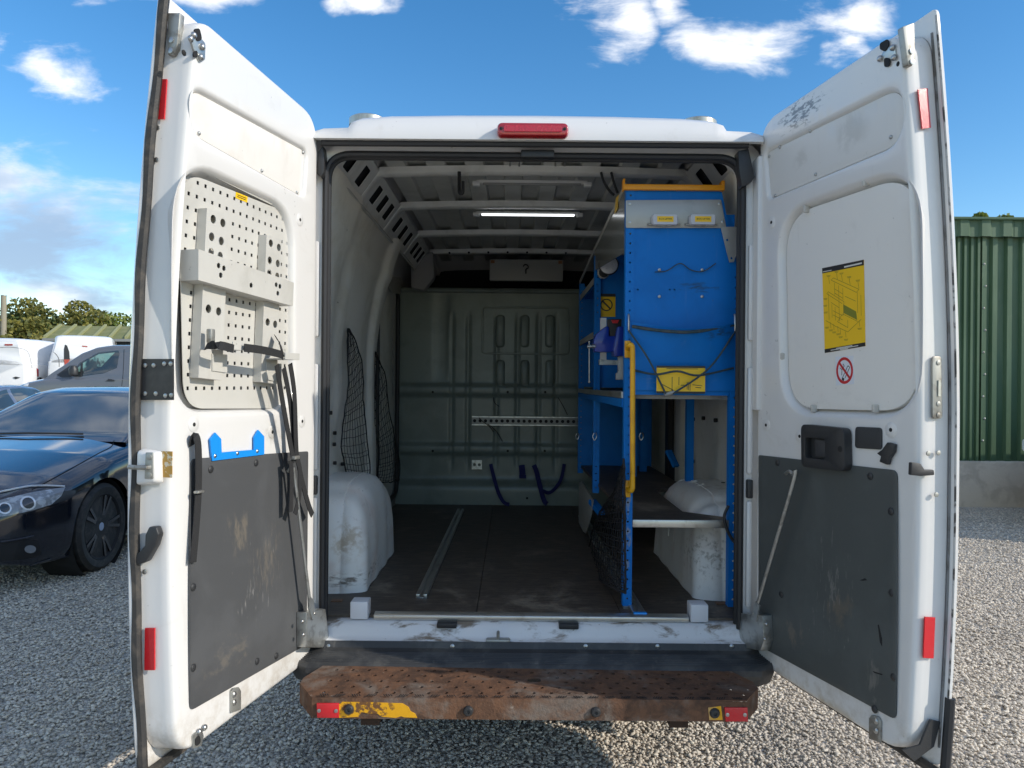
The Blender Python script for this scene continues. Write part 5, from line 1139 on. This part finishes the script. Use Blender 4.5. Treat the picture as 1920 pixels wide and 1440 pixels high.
for i, pts in enumerate((((898,783),(905,790),(918,800),(925,810)), ((1046,745),(1055,760),(1064,778)), ((925,745),(928,756),(936,762)), ((915,795),(930,808),(942,828)))):
    lab = ('thin black wire hooked through the left end of the tie rail', 'thin black wire hanging above the tie rail beside the blue rack', 'small curl of black wire above the middle of the tie rail', 'thin black wire dangling below the tie rail')[i]
    tag(B().tube(catmull([P(x, y, BY-.04) for x, y in pts], 5), .003, 5).obj('loose_wire', M_black, None), lab, 'wire')

# ================================================================== OTHER VEHICLES
def curve(keys, ys, s=.05):
    k = np.array(keys, float); v = np.interp(ys, k[:, 0], k[:, 1]); h = ys[1]-ys[0]; n_ = max(1, int(s/h))
    ker = np.exp(-np.linspace(-2, 2, 2*n_+1)**2); ker /= ker.sum()
    return np.convolve(np.pad(v, n_, mode='reflect', reflect_type='odd'), ker, 'valid')
def vehicle(name, spec, paint, label, cat, mx, group=None):
    root = bpy.data.objects.new(name, None); col.objects.link(root); root.matrix_world = mx; tag(root, label, cat, group)
    Lc = spec['L']; ys = np.linspace(0, Lc, int(Lc/.035)+1)
    w_, ws, zb, zs, zt = (curve(spec[k], ys, .06 if k != 'w' else .05) for k in ('w', 'ws', 'zb', 'zs', 'zt'))
    L = []
    for i, y in enumerate(ys):
        W, S, b0, s0, t0 = w_[i], ws[i], zb[i], zs[i], zt[i]
        hc = [(0, b0), (W-.14, b0), (W-.045, b0+.03), (W-.005, b0+(s0-b0)*.30), (W, b0+(s0-b0)*.62), (W-.012, s0-.06), (S, s0), (S*.90, s0+.30*(t0-s0)), (S*.70, s0+.66*(t0-s0)), (S*.4, s0+.92*(t0-s0)), (0, t0)]
        h = [(p.x, p.y) for p in catmull([(a, c, 0) for a, c in hc], 5)]
        ring = [(a, y, c) for a, c in h]+[(-a, y, c) for a, c in reversed(h[1:-1])]; L.append(ring)
    L = np.array(L); R_ = spec['R']; wy = spec['wheels']
    for c in wy:
        dy, dz = L[..., 1]-c, L[..., 2]-R_*.98; r_ = np.hypot(dy, dz); A = R_*1.13
        m_ = (np.abs(L[..., 0]) > .5) & (np.abs(r_-A) < .026); f = np.where(m_, A/np.maximum(r_, 1e-6), 1)
        L[..., 1] = c+dy*f; L[..., 2] = R_*.98+dz*f
    b = B(); n_ = L.shape[1]; b.v = [tuple(p) for p in L.reshape(-1, 3)]
    for i in range(len(ys)-1):
        for j in range(n_):
            q = (i*n_+j, i*n_+(j+1) % n_, (i+1)*n_+(j+1) % n_, (i+1)*n_+j); c = np.mean([b.v[k] for k in q], 0)
            if abs(c[0]) > .5 and any(math.hypot(c[1]-k, c[2]-R_*.98) < R_*1.13-.004 for k in wy): continue
            b.f.append(q)
    b.f.append(tuple(range(n_-1, -1, -1))); b.f.append(tuple(range((len(ys)-1)*n_, len(ys)*n_)))
    body = b.obj('body', paint, root, sharp=50, local=True)
    lower = (list(b.v), list(b.f))
    # cabin
    y0, y1 = spec['cab']; yc = np.linspace(y0, y1, 64); zr = curve(spec['zr'], yc, .10); base = np.interp(yc, ys, zs)-.03; wr = curve(spec['wr'], yc, .1); wb_ = np.interp(yc, ys, ws)-.015
    G = []
    for i, y in enumerate(yc):
        h = max(zr[i]-base[i], .01); k = min(1, h/.35)
        hc = [(wb_[i], base[i]), (wb_[i]-.03*k, base[i]+h*.25), (wr[i]+(wb_[i]-wr[i])*.28, base[i]+h*.72), (wr[i]+(wb_[i]-wr[i])*.08, base[i]+h*.93), (wr[i]*.86, base[i]+h*.995), (wr[i]*.5, base[i]+h*1.012), (0, base[i]+h*1.018)]
        hh = [(p.x, p.y) for p in catmull([(a, c, 0) for a, c in hc], 4)]; G.append([(a, y, c) for a, c in hh]+[(-a, y, c) for a, c in reversed(hh[:-1])])
    m2 = len(G[0]); half = m2//2; V_ = [p for r_ in G for p in r_]; sets = {'cabin': [], 'windscreen': [], 'side_window': [], 'rear_window': []}
    g0, g1 = spec['ws_glass']; r0, r1 = spec.get('rear_glass', (9, 9)); sw = spec.get('side_glass', [])
    for i in range(63):
        for j in range(m2-1):
            q = (i*m2+j, i*m2+j+1, (i+1)*m2+j+1, (i+1)*m2+j); c = np.mean([V_[k] for k in q], 0); jj = min(j, m2-2-j); top = jj >= 13
            k = 'cabin'; hfrac = jj/half
            if g0 < c[1] < g1 and jj >= 14: k = 'windscreen'
            elif r0 < c[1] < r1 and jj >= 14: k = 'rear_window'
            elif any(a < c[1]-(0) < e for a, e in sw) and 2 <= jj < 11 and zr[i]-base[i] > .30: k = 'side_window'
            sets[k].append(q)
    last = [63*m2+j for j in range(m2)]; sets['cabin'].append(tuple(last))
    sd_ = sets.pop('side_window')
    for sgn in (-1, 1):
        for a, e in sw: sets[('side_window', sgn, a)] = [q for q in sd_ if np.mean([V_[k] for k in q], 0)[0]*sgn > 0 and a < np.mean([V_[k] for k in q], 0)[1] < e]
    for k, fs in sets.items():
        if isinstance(k, tuple): k = k[0]
        if fs:
            bb = B(); bb.v = V_; bb.f = fs; o = bb.obj(k, paint if k == 'cabin' else spec['glass'], root, sharp=50, local=True)
            me = o.data; bm = bmesh.new(); bm.from_mesh(me); bmesh.ops.delete(bm, geom=[v for v in bm.verts if not v.link_faces], context='VERTS'); bm.to_mesh(me); bm.free()
    # dark wheel wells and wheels
    for c in wy:
        for s in (-1, 1):
            xo = s*(spec['w'][4][1]-.01)
            bb = B(); bb.lathe((xo-s*.30, c, R_*.98), (s, 0, 0), [(R_*1.10, 0), (R_*1.12, .27)], 28); bb.f = bb.f[:-1]; bb.obj('wheel_well', M_dark, root, local=True)
            x = xo-s*.115; bb = B(); bb.lathe((x, c, R_), (s, 0, 0), [(R_*.66, -.10), (R_*.90, -.11), (R_*.985, -.085), (R_, -.03), (R_, .03), (R_*.985, .085), (R_*.90, .108), (R_*.74, .10), (R_*.70, .085)], 40); t = bb.obj('wheel', M_tyre, root, local=True)
            rm = spec['rim']; bb = B(); bb.lathe((x, c, R_), (s, 0, 0), [(R_*.69, -.05), (R_*.735, .088), (R_*.755, .100), (R_*.735, .102), (R_*.69, .088), (R_*.66, .02), (.02, -.02)], 40); bb.obj('rim_barrel', M_dark if spec.get('dark') else rm, t, local=True)
            for k in range(5):
                for dlt in (-.16, .16):
                    a = k*2*math.pi/5+.3; p0 = Vector((x+s*.07, c+.05*math.sin(a), R_+.05*math.cos(a))); p1 = Vector((x+s*.088, c+R_*.71*math.sin(a+dlt), R_+R_*.71*math.cos(a+dlt))); B().tube([p0, p0.lerp(p1, .5)+Vector((s*.004, 0, 0)), p1], 1, flat=(.010, .012), up=(s, 0, 0)).obj('spoke', rm, t, local=True)
            B().lathe((x+s*.06, c, R_), (s, 0, 0), [(.06, 0), (.06, .015), (.035, .024), (.001, .025)], 20).obj('hub_cap', rm, t, local=True)
            B().lathe((x+s*.084, c, R_), (s, 0, 0), [(.032, 0), (.030, .003), (.001, .004)], 16).obj('hub_badge', spec.get('badge', rm), t, local=True)
    b = B(); b.box(-.7, .7, .4, Lc-.4, spec['zb'][4][1]+.0, .45); b.obj('underbody', M_dark, root, local=True)
    vs = [mx @ Vector(v) for v in lower[0]]+[mx @ Vector(v) for v in V_]; o0 = len(lower[0])
    fs = [tuple(f) for f in lower[1]]+[tuple(i+o0 for i in f) for k in sets.values() for f in k]
    return root, BVHTree.FromPolygons(vs, fs), mx.inverted()
def hit(v, px, py, off=.004):
    d_ = ray(px, py).normalized(); p, n_, i, _ = v[1].ray_cast(Vector((0, 0, CAMZ)), d_)
    if p is None: return None
    if n_.dot(d_) > 0: n_ = -n_
    return v[2] @ (p+n_*off)
def patch(v, name, loop, m, off=.004, grid=3, mirror=True, r_=0, parent=None):
    """a shape lying on the vehicle's skin where the photograph shows it (and its mirror twin)"""
    lp = rpoly(loop, r_, 4, grid*1.2) if r_ else rpoly(loop, 0, 1, grid*1.2)
    vs, tr = cut(lp, [], grid); q = [hit(v, a, c, off) for a, c in vs]; ok = [t for t in tr if all(q[i] is not None for i in t)]
    q = [p if p is not None else Vector((0, 0, 0)) for p in q]; out = []
    for s in ((1, -1) if mirror else (1,)):
        b = B(); b.add([(p.x*s, p.y, p.z) for p in q], ok); o = b.obj(name, m, parent or v[0], sharp=60, local=True)
        bm = bmesh.new(); bm.from_mesh(o.data); bmesh.ops.delete(bm, geom=[w_ for w_ in bm.verts if not w_.link_faces], context='VERTS'); bm.to_mesh(o.data); bm.free(); out.append(o)
    return out
def seam(v, name, pts, r_, m, off=.001, mirror=True):
    pts = [Vector((*p, 0)) for p in pts]; pts = catmull(pts, 5) if len(pts) > 2 else [pts[0].lerp(pts[1], t) for t in np.linspace(0, 1, 8)]
    q = [hit(v, p.x, p.y, off) for p in pts]; q = [p for p in q if p is not None]
    if len(q) < 2: return
    for s in ((1, -1) if mirror else (1,)): B().tube([(p.x*s, p.y, p.z) for p in q], r_, 5).obj(name, m, v[0], local=True)
def carpaint(name, c, rough=.22): return mat(name, c, rough, coat=1.0, spec=.5)
M_cglass = mat('car_glass', (.03, .04, .042), .04, coat=1, spec=.8)
SEDAN = dict(L=4.64, R=.335, wheels=(.80, 3.61), w=[(0,.58),(.06,.72),(.18,.81),(.4,.875),(.9,.905),(2.4,.905),(3.9,.90),(4.35,.86),(4.55,.78),(4.64,.60)], ws=[(0,.52),(.06,.62),(.18,.69),(.4,.755),(.9,.80),(1.5,.83),(2.4,.83),(3.9,.80),(4.35,.74),(4.55,.66),(4.64,.5)],
    zb=[(0,.30),(.06,.22),(.18,.185),(.5,.18),(.9,.19),(3.9,.2),(4.4,.25),(4.64,.36)], zs=[(0,.56),(.06,.655),(.18,.70),(.4,.745),(.9,.845),(1.5,.915),(2.4,.94),(3.9,.98),(4.35,.97),(4.55,.90),(4.64,.72)], zt=[(0,.57),(.06,.665),(.18,.73),(.4,.805),(.9,.905),(1.5,.985),(2.4,1.0),(3.9,1.05),(4.35,1.04),(4.55,.97),(4.64,.78)],
    cab=(1.32, 4.05), zr=[(1.32,.94),(1.45,.985),(2.25,1.335),(2.5,1.375),(2.9,1.385),(3.3,1.35),(4.05,1.02)], wr=[(1.32,.76),(1.5,.74),(2.25,.60),(2.6,.585),(3.2,.57),(4.05,.66)], ws_glass=(1.42, 2.24), rear_glass=(3.42, 3.98), side_glass=[(1.78,2.45),(2.52,3.55)], glass=M_cglass, rim=mat('gloss_black_rim', (.012, .012, .013), .15, coat=1), dark=True, badge=mat('badge_blue_white', (.35, .42, .55), .25))
navy = carpaint('navy_black_paint', (.004, .006, .013), .12)
car = vehicle('sedan_car', SEDAN, navy, 'dark navy sedan with black alloy wheels parked nose out in the shade', 'car', Matrix.Translation((-3.99, 4.80, 0)))
hl = patch(car, 'headlight', [(-30,944),(0,938),(60,924),(122,914),(114,930),(95,946),(60,957),(20,966),(0,969),(-30,973)], mat('headlamp_glass', (.22, .23, .25), .06, coat=1, c2=(.45, .47, .5), nscale=14, nlo=.5, nhi=.6), .006, 4)
for px, py, rx, ry in ((52,944,15,13), (10,953,13,11)):
    for m, k, of in ((mat('chrome_ring', (.75, .76, .78), .12, .3), 1.0, .009), (mat('lamp_core', (.02, .022, .026), .05, coat=1), .74, .012)):
        patch(car, 'lamp_ring' if k == 1 else 'projector', [(px+rx*k*math.cos(t), py+ry*k*math.sin(t)) for t in np.linspace(0, 6.2832, 15)[:-1]], m, of, 5)
seam(car, 'brow_strip', [(0,924),(60,913),(120,913)], .006, MATS['chrome_ring'], .008)
patch(car, 'fog_lamp', [(56+11*math.cos(t), 1029+7.5*math.sin(t)) for t in np.linspace(0, 6.2832, 13)[:-1]], MATS['headlamp_glass'], .008, 5)
patch(car, 'bumper_intake', [(0,1012),(40,1010),(70,1014),(78,1040),(50,1048),(0,1052)], M_dark, .003, 5)
seam(car, 'intake_trim', [(2,1016),(30,1012),(62,1005)], .008, navy, .008); seam(car, 'splitter_edge', [(0,1072),(45,1063),(95,1048)], .006, mat('trim_grey', (.05, .05, .055), .3), .004)
seam(car, 'bonnet_seam', [(60,918),(95,900),(140,875),(185,850),(208,838),(214,826)], .0035, M_dark)
patch(car, 'kidney_grille', [(-60,930),(-36,930),(-34,975),(-58,975)], M_dark, .006, 6)
for s in (-1, 1):
    b = B(); b.lathe((s*.90, 1.72, 1.0), (0, -1, .1), [(.03, -.09), (.085, -.06), (.10, 0), (.09, .05), (.03, .09)], 18); b.v = [(x*1.0, y*1.0, 1.0+(z-1.0)*.72) for x, y, z in b.v]; mr = b.obj('wing_mirror', navy, car[0], local=True)
    B().tube([(s*.80, 1.74, .96), (s*.86, 1.72, .98)], .02, 8).obj('mirror_stalk', M_blkplast, mr, local=True)
B().tube([(-.55, 1.44, .985), (-.1, 1.40, 1.0), (.35, 1.43, .995)], .008, 6).obj('wiper', M_black, car[0], local=True)
# steering wheel and seats behind the glass are hidden by its reflections
car2 = vehicle('sedan_car', SEDAN, carpaint('blue_grey_paint', (.10, .13, .20)), 'blue-grey saloon car parked behind the dark navy sedan', 'car', Matrix.Translation((-8.5, 9.2, gz(0, 10.5)-.08)) @ Matrix.Rotation(R(4), 4, 'Z'))

VANS = dict(L=4.4, R=.33, wheels=(.88, 3.62), w=[(0,.62),(.06,.74),(.18,.83),(.45,.885),(.9,.905),(2.4,.91),(3.9,.905),(4.3,.90),(4.37,.88),(4.4,.84)], ws=[(0,.56),(.06,.66),(.18,.74),(.45,.82),(.9,.86),(2.4,.885),(3.9,.885),(4.3,.88),(4.37,.86),(4.4,.82)],
    zb=[(0,.34),(.06,.27),(.18,.24),(.5,.22),(.9,.22),(3.9,.24),(4.3,.30),(4.4,.36)], zs=[(0,.66),(.06,.80),(.18,.90),(.45,.98),(.9,1.06),(1.5,1.09),(4.3,1.10),(4.4,1.09)], zt=[(0,.70),(.06,.88),(.18,.98),(.45,1.07),(.9,1.17),(1.5,1.2),(4.3,1.2),(4.4,1.2)],
    cab=(.80, 4.40), zr=[(.80,1.06),(.92,1.17),(1.62,1.70),(1.95,1.83),(2.3,1.88),(3.2,1.89),(4.2,1.87),(4.34,1.84),(4.40,1.76)], wr=[(.8,.80),(1.0,.78),(1.7,.68),(2.2,.70),(4.2,.72),(4.4,.66)], ws_glass=(.98, 1.72), glass=M_cglass, rim=mat('silver_rim', (.4, .4, .41), .3, .8))
def vmx(x, y, rot, s=1.0): return Matrix.Translation((x, y, gz(x, y))) @ Matrix.Rotation(R(rot), 4, 'Z') @ Matrix.Scale(s, 4)
M_vwhite = mat('van_white', (.78, .78, .78), .28, coat=.5, extra=grime(.06))
M_teal = mat('teal_window', (.20, .36, .31), .06, coat=1, c2=(.03, .05, .05), nscale=1.6, nlo=.48, nhi=.56)
gvan = vehicle('small_van', VANS, carpaint('mid_grey_paint', (.13, .14, .16)), 'grey compact van seen side on with black mirror and tinted side window', 'van', vmx(-11.55, 17.6, -90, 1.0))
patch(gvan, 'side_window', [(136,699),(150,680),(185,661),(222,657),(224,662),(219,690),(195,700),(150,706),(137,706)], M_cglass, .004, 4, True, 0)
patch(gvan, 'window_glass', [(140,697),(154,682),(186,664),(216,661),(190,688),(152,697)], M_teal, .008, 4)
patch(gvan, 'quarter_panel', [(106,703),(132,685),(134,708),(116,708)], M_blkplast, .004, 4)
patch(gvan, 'window_pillar', [(152,682),(156,680),(155,706),(151,706)], M_blkplast, .012, 2)
patch(gvan, 'headlight', [(44,724),(48,716),(56,714),(53,724)], M_lens, .006, 2)
patch(gvan, 'door_handle', [(198,715),(204,711),(214,712),(216,715)], M_blkplast, .012, 2); seam(gvan, 'door_seam', [(233,648),(231,700),(228,725)], .005, M_dark)
mp_ = hit(gvan, 143, 698, .10)
if mp_:
    for s in (1, -1): b = B(); b.lathe((mp_.x*s, mp_.y, mp_.z), (0, 0, 1), [(.04, -.12), (.09, -.08), (.10, .04), (.06, .12), (.01, .13)], 14); b.obj('wing_mirror', M_blkplast, gvan[0], local=True)
wv1 = vehicle('small_van', VANS, M_vwhite, 'white compact van showing its rear door with a small high brake light', 'van', vmx(-15.9, 26.6, 183, 1.0))
patch(wv1, 'brake_light', [(9,645),(24,645),(24,648),(9,648)], M_redlamp, .01, 2, False); patch(wv1, 'door_handle', [(24,708),(30,706),(39,708),(30,711)], M_blkplast, .012, 2, False); seam(wv1, 'door_seam', [(-25,662),(0,652),(30,652),(52,660),(60,690)], .006, MATS['trim_grey'], mirror=False); patch(wv1, 'tail_light', [(68,690),(72,693),(72,706),(69,706)], M_redlamp, .01, 2)
wv2 = vehicle('small_van', VANS, M_vwhite, 'white compact van with a dark vertical tail lamp beyond the grey van', 'van', vmx(-15.5, 27.2, 206, 1.06))
patch(wv2, 'lamp_column', [(122,646),(126,648),(130,660),(131,674),(120,674),(120,655)], M_blkplast, .01, 2, False); patch(wv2, 'tail_light', [(120,674),(131,674),(127,684),(121,684)], M_redlamp, .012, 2, False); patch(wv2, 'brake_light', [(154,648),(164,649),(164,651),(154,650)], M_redlamp, .012, 2, False)
seam(wv2, 'panel_seam', [(64,656),(85,655),(100,660),(110,672),(111,688)], .008, MATS['trim_grey'], mirror=False)
wv3 = vehicle('small_van', VANS, M_vwhite, 'white van nose poking out beside the green corrugated building', 'van', vmx(5.66, 7.35, -90, 1.04))
for s in (-1, 1): B().box(s*.62-.15, s*.62+.15, -.0, .12, .72, .86).obj('headlight', M_lens, wv3[0], bevel=.03, local=True)
b = B(); b.box(-.42, .42, -.012, .05, .42, .56); b.obj('grille', M_blkplast, wv3[0], bevel=.01, local=True)

# ================================================================== BUILDINGS AND TREES
shed = empty('metal_building', (9, 9, 0), 'green corrugated metal building on a low concrete base', 'building')
GYW = 9.0
def corr(x0, x1, z0, z1, pitch, dep, Y, duty=.5):
    pr = []; x = x0
    while x < x1:
        a = pitch*duty; e = pitch*.10; pr += [(x, 0), (x+pitch-a-e, 0), (x+pitch-a, -dep), (x+pitch-e, -dep)]; x += pitch
    pr.append((x, 0)); b = B(); b.loops([[(x, Y+d_, z) for x, d_ in pr] for z in (z0, z1)], closed=False); return b
M_gsheet = mat('green_sheet', (.060, .115, .058), .5, c2=(.085, .145, .08), nscale=3, stretch=(1, 1, .2), extra=grime(.25, tint=(.14, .16, .09), sc1=3, seedv=1.))
wz0 = P(1850, 864, GYW).z; wz1 = P(1850, 446, GYW).z; wz2 = P(1850, 414, GYW).z
xj = P(1841, 700, GYW).x
corr(4.0, xj-.02, wz0-.01, wz1+.02, .082, .03, GYW, .45).obj('wall_sheet', M_gsheet, shed, sharp=20)
for k in range(6): corr(xj+k*1.08, xj+k*1.08+1.06, wz0-.01+.004*(k % 2), wz1+.02, .18, .042, GYW+.012+.004*(k % 2), .42).obj('wall_sheet', M_gsheet, shed, sharp=20)
B().box(xj-.03, xj+.01, GYW-.036, GYW-.03, wz0, wz1).obj('joint_strip', M_gsheet, shed)
for k in range(9): z = wz0+.25+k*.27; B().lathe((xj-.005+.02*(k % 2), GYW-.034, z), (0, -1, 0), [(.016, 0), (.012, .006), (.004, .012)], 10).obj('fixing_bolt', M_dull, shed)
for k in range(5): corr(4.0+k*2.1, 6.08+k*2.1, wz1, wz2, .26, .03, GYW-.07-.003*(k % 2), .5).obj('fascia_sheet', M_gsheet, shed, sharp=20)
B().box(3.95, 14.6, GYW-.13, GYW+.3, wz2-.012, wz2+.02).obj('roof_edge', M_gsheet, shed, bevel=.006)
B().hexa([(3.97,GYW-.1,wz2), (14.6,GYW-.1,wz2), (14.6,14,wz2), (3.97,14,wz2), (3.97,GYW-.1,wz2+.01), (14.6,GYW-.1,wz2+.01), (14.6,14,wz2+.5), (3.97,14,wz2+.5)]).obj('roof', M_gsheet, shed)
B().box(3.98, 14.6, GYW+.08, 14, 0, wz2-.02).obj('inner_wall', mat('shed_dark', (.02, .03, .02), .8), shed)
bz = P(1850, 942, GYW-.1).z
B().box(3.9, 14.6, GYW-.12, GYW+.2, -.1, wz0).obj('concrete_base', mat('rough_concrete', (.58, .51, .41), .9, c2=(.46, .40, .32), nscale=4, bump=.8, bscale=30, extra=grime(.3, sc1=3)), shed, bevel=.02)

hut = empty('brick_hut', (-13, 29, gz(0, 29)), 'low brick hut with a mossy olive ribbed metal roof', 'hut')
hz0 = gz(0, 29); he = P(150, 634, 28).z; hr = P(150, 611, 30.5).z; hx0 = P(82, 634, 28).x; hx1 = -10.5; hxr = P(112, 611, 30.5).x
M_hr = mat('mossy_roof', (.20, .21, .075), .8, c2=(.26, .255, .11), nscale=2.5, bump=.3, bscale=20)
def brick_fx(nt, vec, c):
    bt = nd(nt, 'ShaderNodeTexBrick'); mp = nd(nt, 'ShaderNodeMapping'); nt.links.new(vec, mp.inputs[0]); mp.inputs['Rotation'].default_value = (R(90), 0, 0); nt.links.new(mp.outputs[0], bt.inputs['Vector'])
    bt.inputs['Scale'].default_value = 4; bt.inputs['Color1'].default_value = (.26, .09, .05, 1); bt.inputs['Color2'].default_value = (.18, .07, .045, 1); bt.inputs['Mortar'].default_value = (.3, .27, .23, 1); return bt.outputs[0]
B().box(hx0+.6, hx1, 28.4, 30.3, hz0-.1, he-.02).obj('wall', mat('brick_wall', (.25, .09, .05), .85, extra=brick_fx), hut)
B().box(hx0+4.2-1.6, hx0+4.2+1.9, 28.36, 28.42, hz0, he-.05).obj('door', mat('hut_door', (.05, .055, .06), .6), hut)
q = [(hx0, 28, he), (hx1, 28, he), (hx1, 30.5, hr), (hxr, 30.5, hr)]
b = B(); b.hexa([(x, y, z-.06) for x, y, z in q]+[(x, y, z) for x, y, z in q]); roofh = b.obj('roof', M_hr, hut)
for k in range(12):
    x = hx0+.05+k*.62; x2 = hxr+.05+k*.62
    if x2 < hx1: B().tube([(x, 27.98, he+.03), (x2, 30.5, hr+.03)], 1, flat=(.05, .05)).obj('roof_rib', mat('pale_rib', (.32, .32, .15), .8), roofh)
B().box(hx0, hx1, 27.9, 28.02, he-.12, he-.02).obj('gutter', mat('gutter_grey', (.3, .3, .28), .6), hut)
B().box(hx0+1.5, hx0+2.6, 28.2, 28.4, he-.5, he-.12).obj('notice_board', M_vwhite, hut)

def leaves(n_, cl, size, tone):
    """leaf clumps: n_ small quads gathered round the clump centres"""
    k = len(cl); cl = np.array(cl); idx = rng.integers(0, k, n_); d_ = rng.normal(size=(n_, 3)); d_ /= np.linalg.norm(d_, axis=1)[:, None]
    rad = cl[idx, 3]*rng.uniform(.35, 1.0, n_)**.5; c = cl[idx, :3]+d_*rad[:, None]*np.array([1, 1, .8])
    t = rng.normal(size=(n_, 3))+d_*.2; t /= np.linalg.norm(t, axis=1)[:, None]; u = np.cross(t, rng.normal(size=(n_, 3))); u /= np.linalg.norm(u, axis=1)[:, None]
    s = (size*rng.uniform(.6, 1.4, n_))[:, None]
    V_ = np.stack([c-u*s*.5, c+t*s*.45, c+u*s*.5, c-t*s*.45], 1)
    return V_
def leafmat(name, c):
    m = bpy.data.materials.new(name); m.use_nodes = True; nt = m.node_tree; pb = nt.nodes['Principled BSDF']; at = nd(nt, 'ShaderNodeAttribute', attribute_name='tone')
    rp = nd(nt, 'ShaderNodeValToRGB'); nt.links.new(at.outputs['Fac'], rp.inputs[0]); e = rp.color_ramp.elements; e[0].color = (c[0]*.55, c[1]*.62, c[2]*.6, 1); e[1].color = (c[0]*1.6, c[1]*1.35, c[2]*1.1, 1)
    nt.links.new(rp.outputs[0], pb.inputs['Base Color']); pb.inputs['Roughness'].default_value = .55
    tr_ = nd(nt, 'ShaderNodeBsdfTranslucent'); nt.links.new(rp.outputs[0], tr_.inputs[0]); mx_ = nd(nt, 'ShaderNodeMixShader'); mx_.inputs[0].default_value = .3
    nt.links.new(pb.outputs[0], mx_.inputs[1]); nt.links.new(tr_.outputs[0], mx_.inputs[2]); nt.links.new(mx_.outputs[0], nt.nodes['Material Output'].inputs[0]); return m
M_bark = mat('bark', (.09, .075, .055), .9, bump=.6, bscale=30)
def tree(name, label, x, y, h, rad, lm_, n_=3500, group=None, clumps=26, base=.25, size=.16):
    g = gz(x, min(y, 40)); o = empty(name, (x, y, g), label, 'tree', group); cl = []
    for k in range(clumps):
        a = random.uniform(0, 6.283); f = random.uniform(0, 1); zz = base+(1-base)*f; rr = rad*math.sqrt(max(.05, 1-((zz-.55)/.62)**2))*random.uniform(.25, .95)
        cl.append((x+rr*math.cos(a), y+rr*math.sin(a), g+h*zz*.93, rad*random.uniform(.22, .40)))
    V_ = leaves(n_, cl, size, 0); me = bpy.data.meshes.new('crown'); k = len(V_)
    me.vertices.add(k*4); me.vertices.foreach_set('co', V_.reshape(-1).astype(np.float32)); me.loops.add(k*4); me.loops.foreach_set('vertex_index', np.arange(k*4, dtype=np.int32)); me.polygons.add(k); me.polygons.foreach_set('loop_start', (np.arange(k)*4).astype(np.int32)); me.update(calc_edges=True)
    at = me.attributes.new('tone', 'FLOAT', 'FACE'); at.data.foreach_set('value', rng.uniform(0, 1, k).astype(np.float32)); me.materials.append(lm_)
    c = bpy.data.objects.new('crown', me); col.objects.link(c); c.parent = o; c.matrix_parent_inverse = Matrix.Translation(-WLOC[o.name])
    b = B(); b.tube([(x, y, g-.1), (x+.05, y, g+h*.25), (x-.04, y+.05, g+h*.5), (x, y, g+h*.75)], [.05*h**.5*1.2, .045*h**.5, .03*h**.5, .012], 8)
    b.obj('trunk', M_bark, o)
    for q in cl[::3]: B().tube([(x, y, g+h*.3), ((x+q[0])/2, (y+q[1])/2, (g+h*.3+q[2])/2+.1), (q[0], q[1], q[2])], [.05, .035, .012], 5).obj('limb', M_bark, o)
    return o
L1 = leafmat('olive_leaf', (.19, .20, .055)); L2 = leafmat('deep_leaf', (.08, .125, .042)); L3 = leafmat('fresh_leaf', (.17, .23, .05))
TG = 'trees and bushes along the far side of the yard'
for px, Y, pyt, rad, lm_, nn, lab in ((-40,30,590,2.6,L1,4000,'olive green bush left of the utility pole'), (20,31,585,1.5,L1,3000,'narrow olive bush growing at the utility pole'), (52,35,582,1.7,L2,4500,'deep green bushy tree between the pole and the tall olive tree'), (95,36,568,2.5,L1,6500,'tall broad olive green tree rising behind the hut'), (148,36,582,2.0,L1,4500,'rounded olive tree behind the ridge of the hut'),
        (190,37,592,1.9,L3,4000,'fresh green bush behind the right half of the hut roof'), (232,37,597,2.0,L3,4000,'low fresh green bush beyond the end of the hut'), (280,38,596,2.2,L3,4000,'outlying fresh green bush past the hut'), (-100,33,585,2.6,L1,3000,'outermost olive bush on the pole side')):
    p = P(px, pyt, Y); tree('bush' if rad < 1.8 else 'tree', lab, p.x, Y, p.z-gz(0, min(Y, 40)), rad, lm_, nn, TG, base=.08, clumps=30)
pt = P(1868, 388, 16.5); tree('tree', 'small leafy tree top showing above the green metal building', pt.x, 16.5, pt.z+.40-gz(0, 16.5), .62, L3, 2200, None, 14, .45, .14)
pp = P(7, 555, 30); po = empty('utility_pole', (pp.x, 30, gz(0, 30)), 'weathered timber utility pole rising behind the bushes', 'pole')
B().tube([(pp.x, 30, gz(0, 30)-.2), (pp.x, 30, pp.z)], [.13, .10], 10).obj('shaft', mat('grey_timber', (.30, .27, .20), .85), po); B().cyl((pp.x, 30, pp.z), (pp.x, 30, pp.z+.03), .11).obj('pole_cap', M_dull, po)
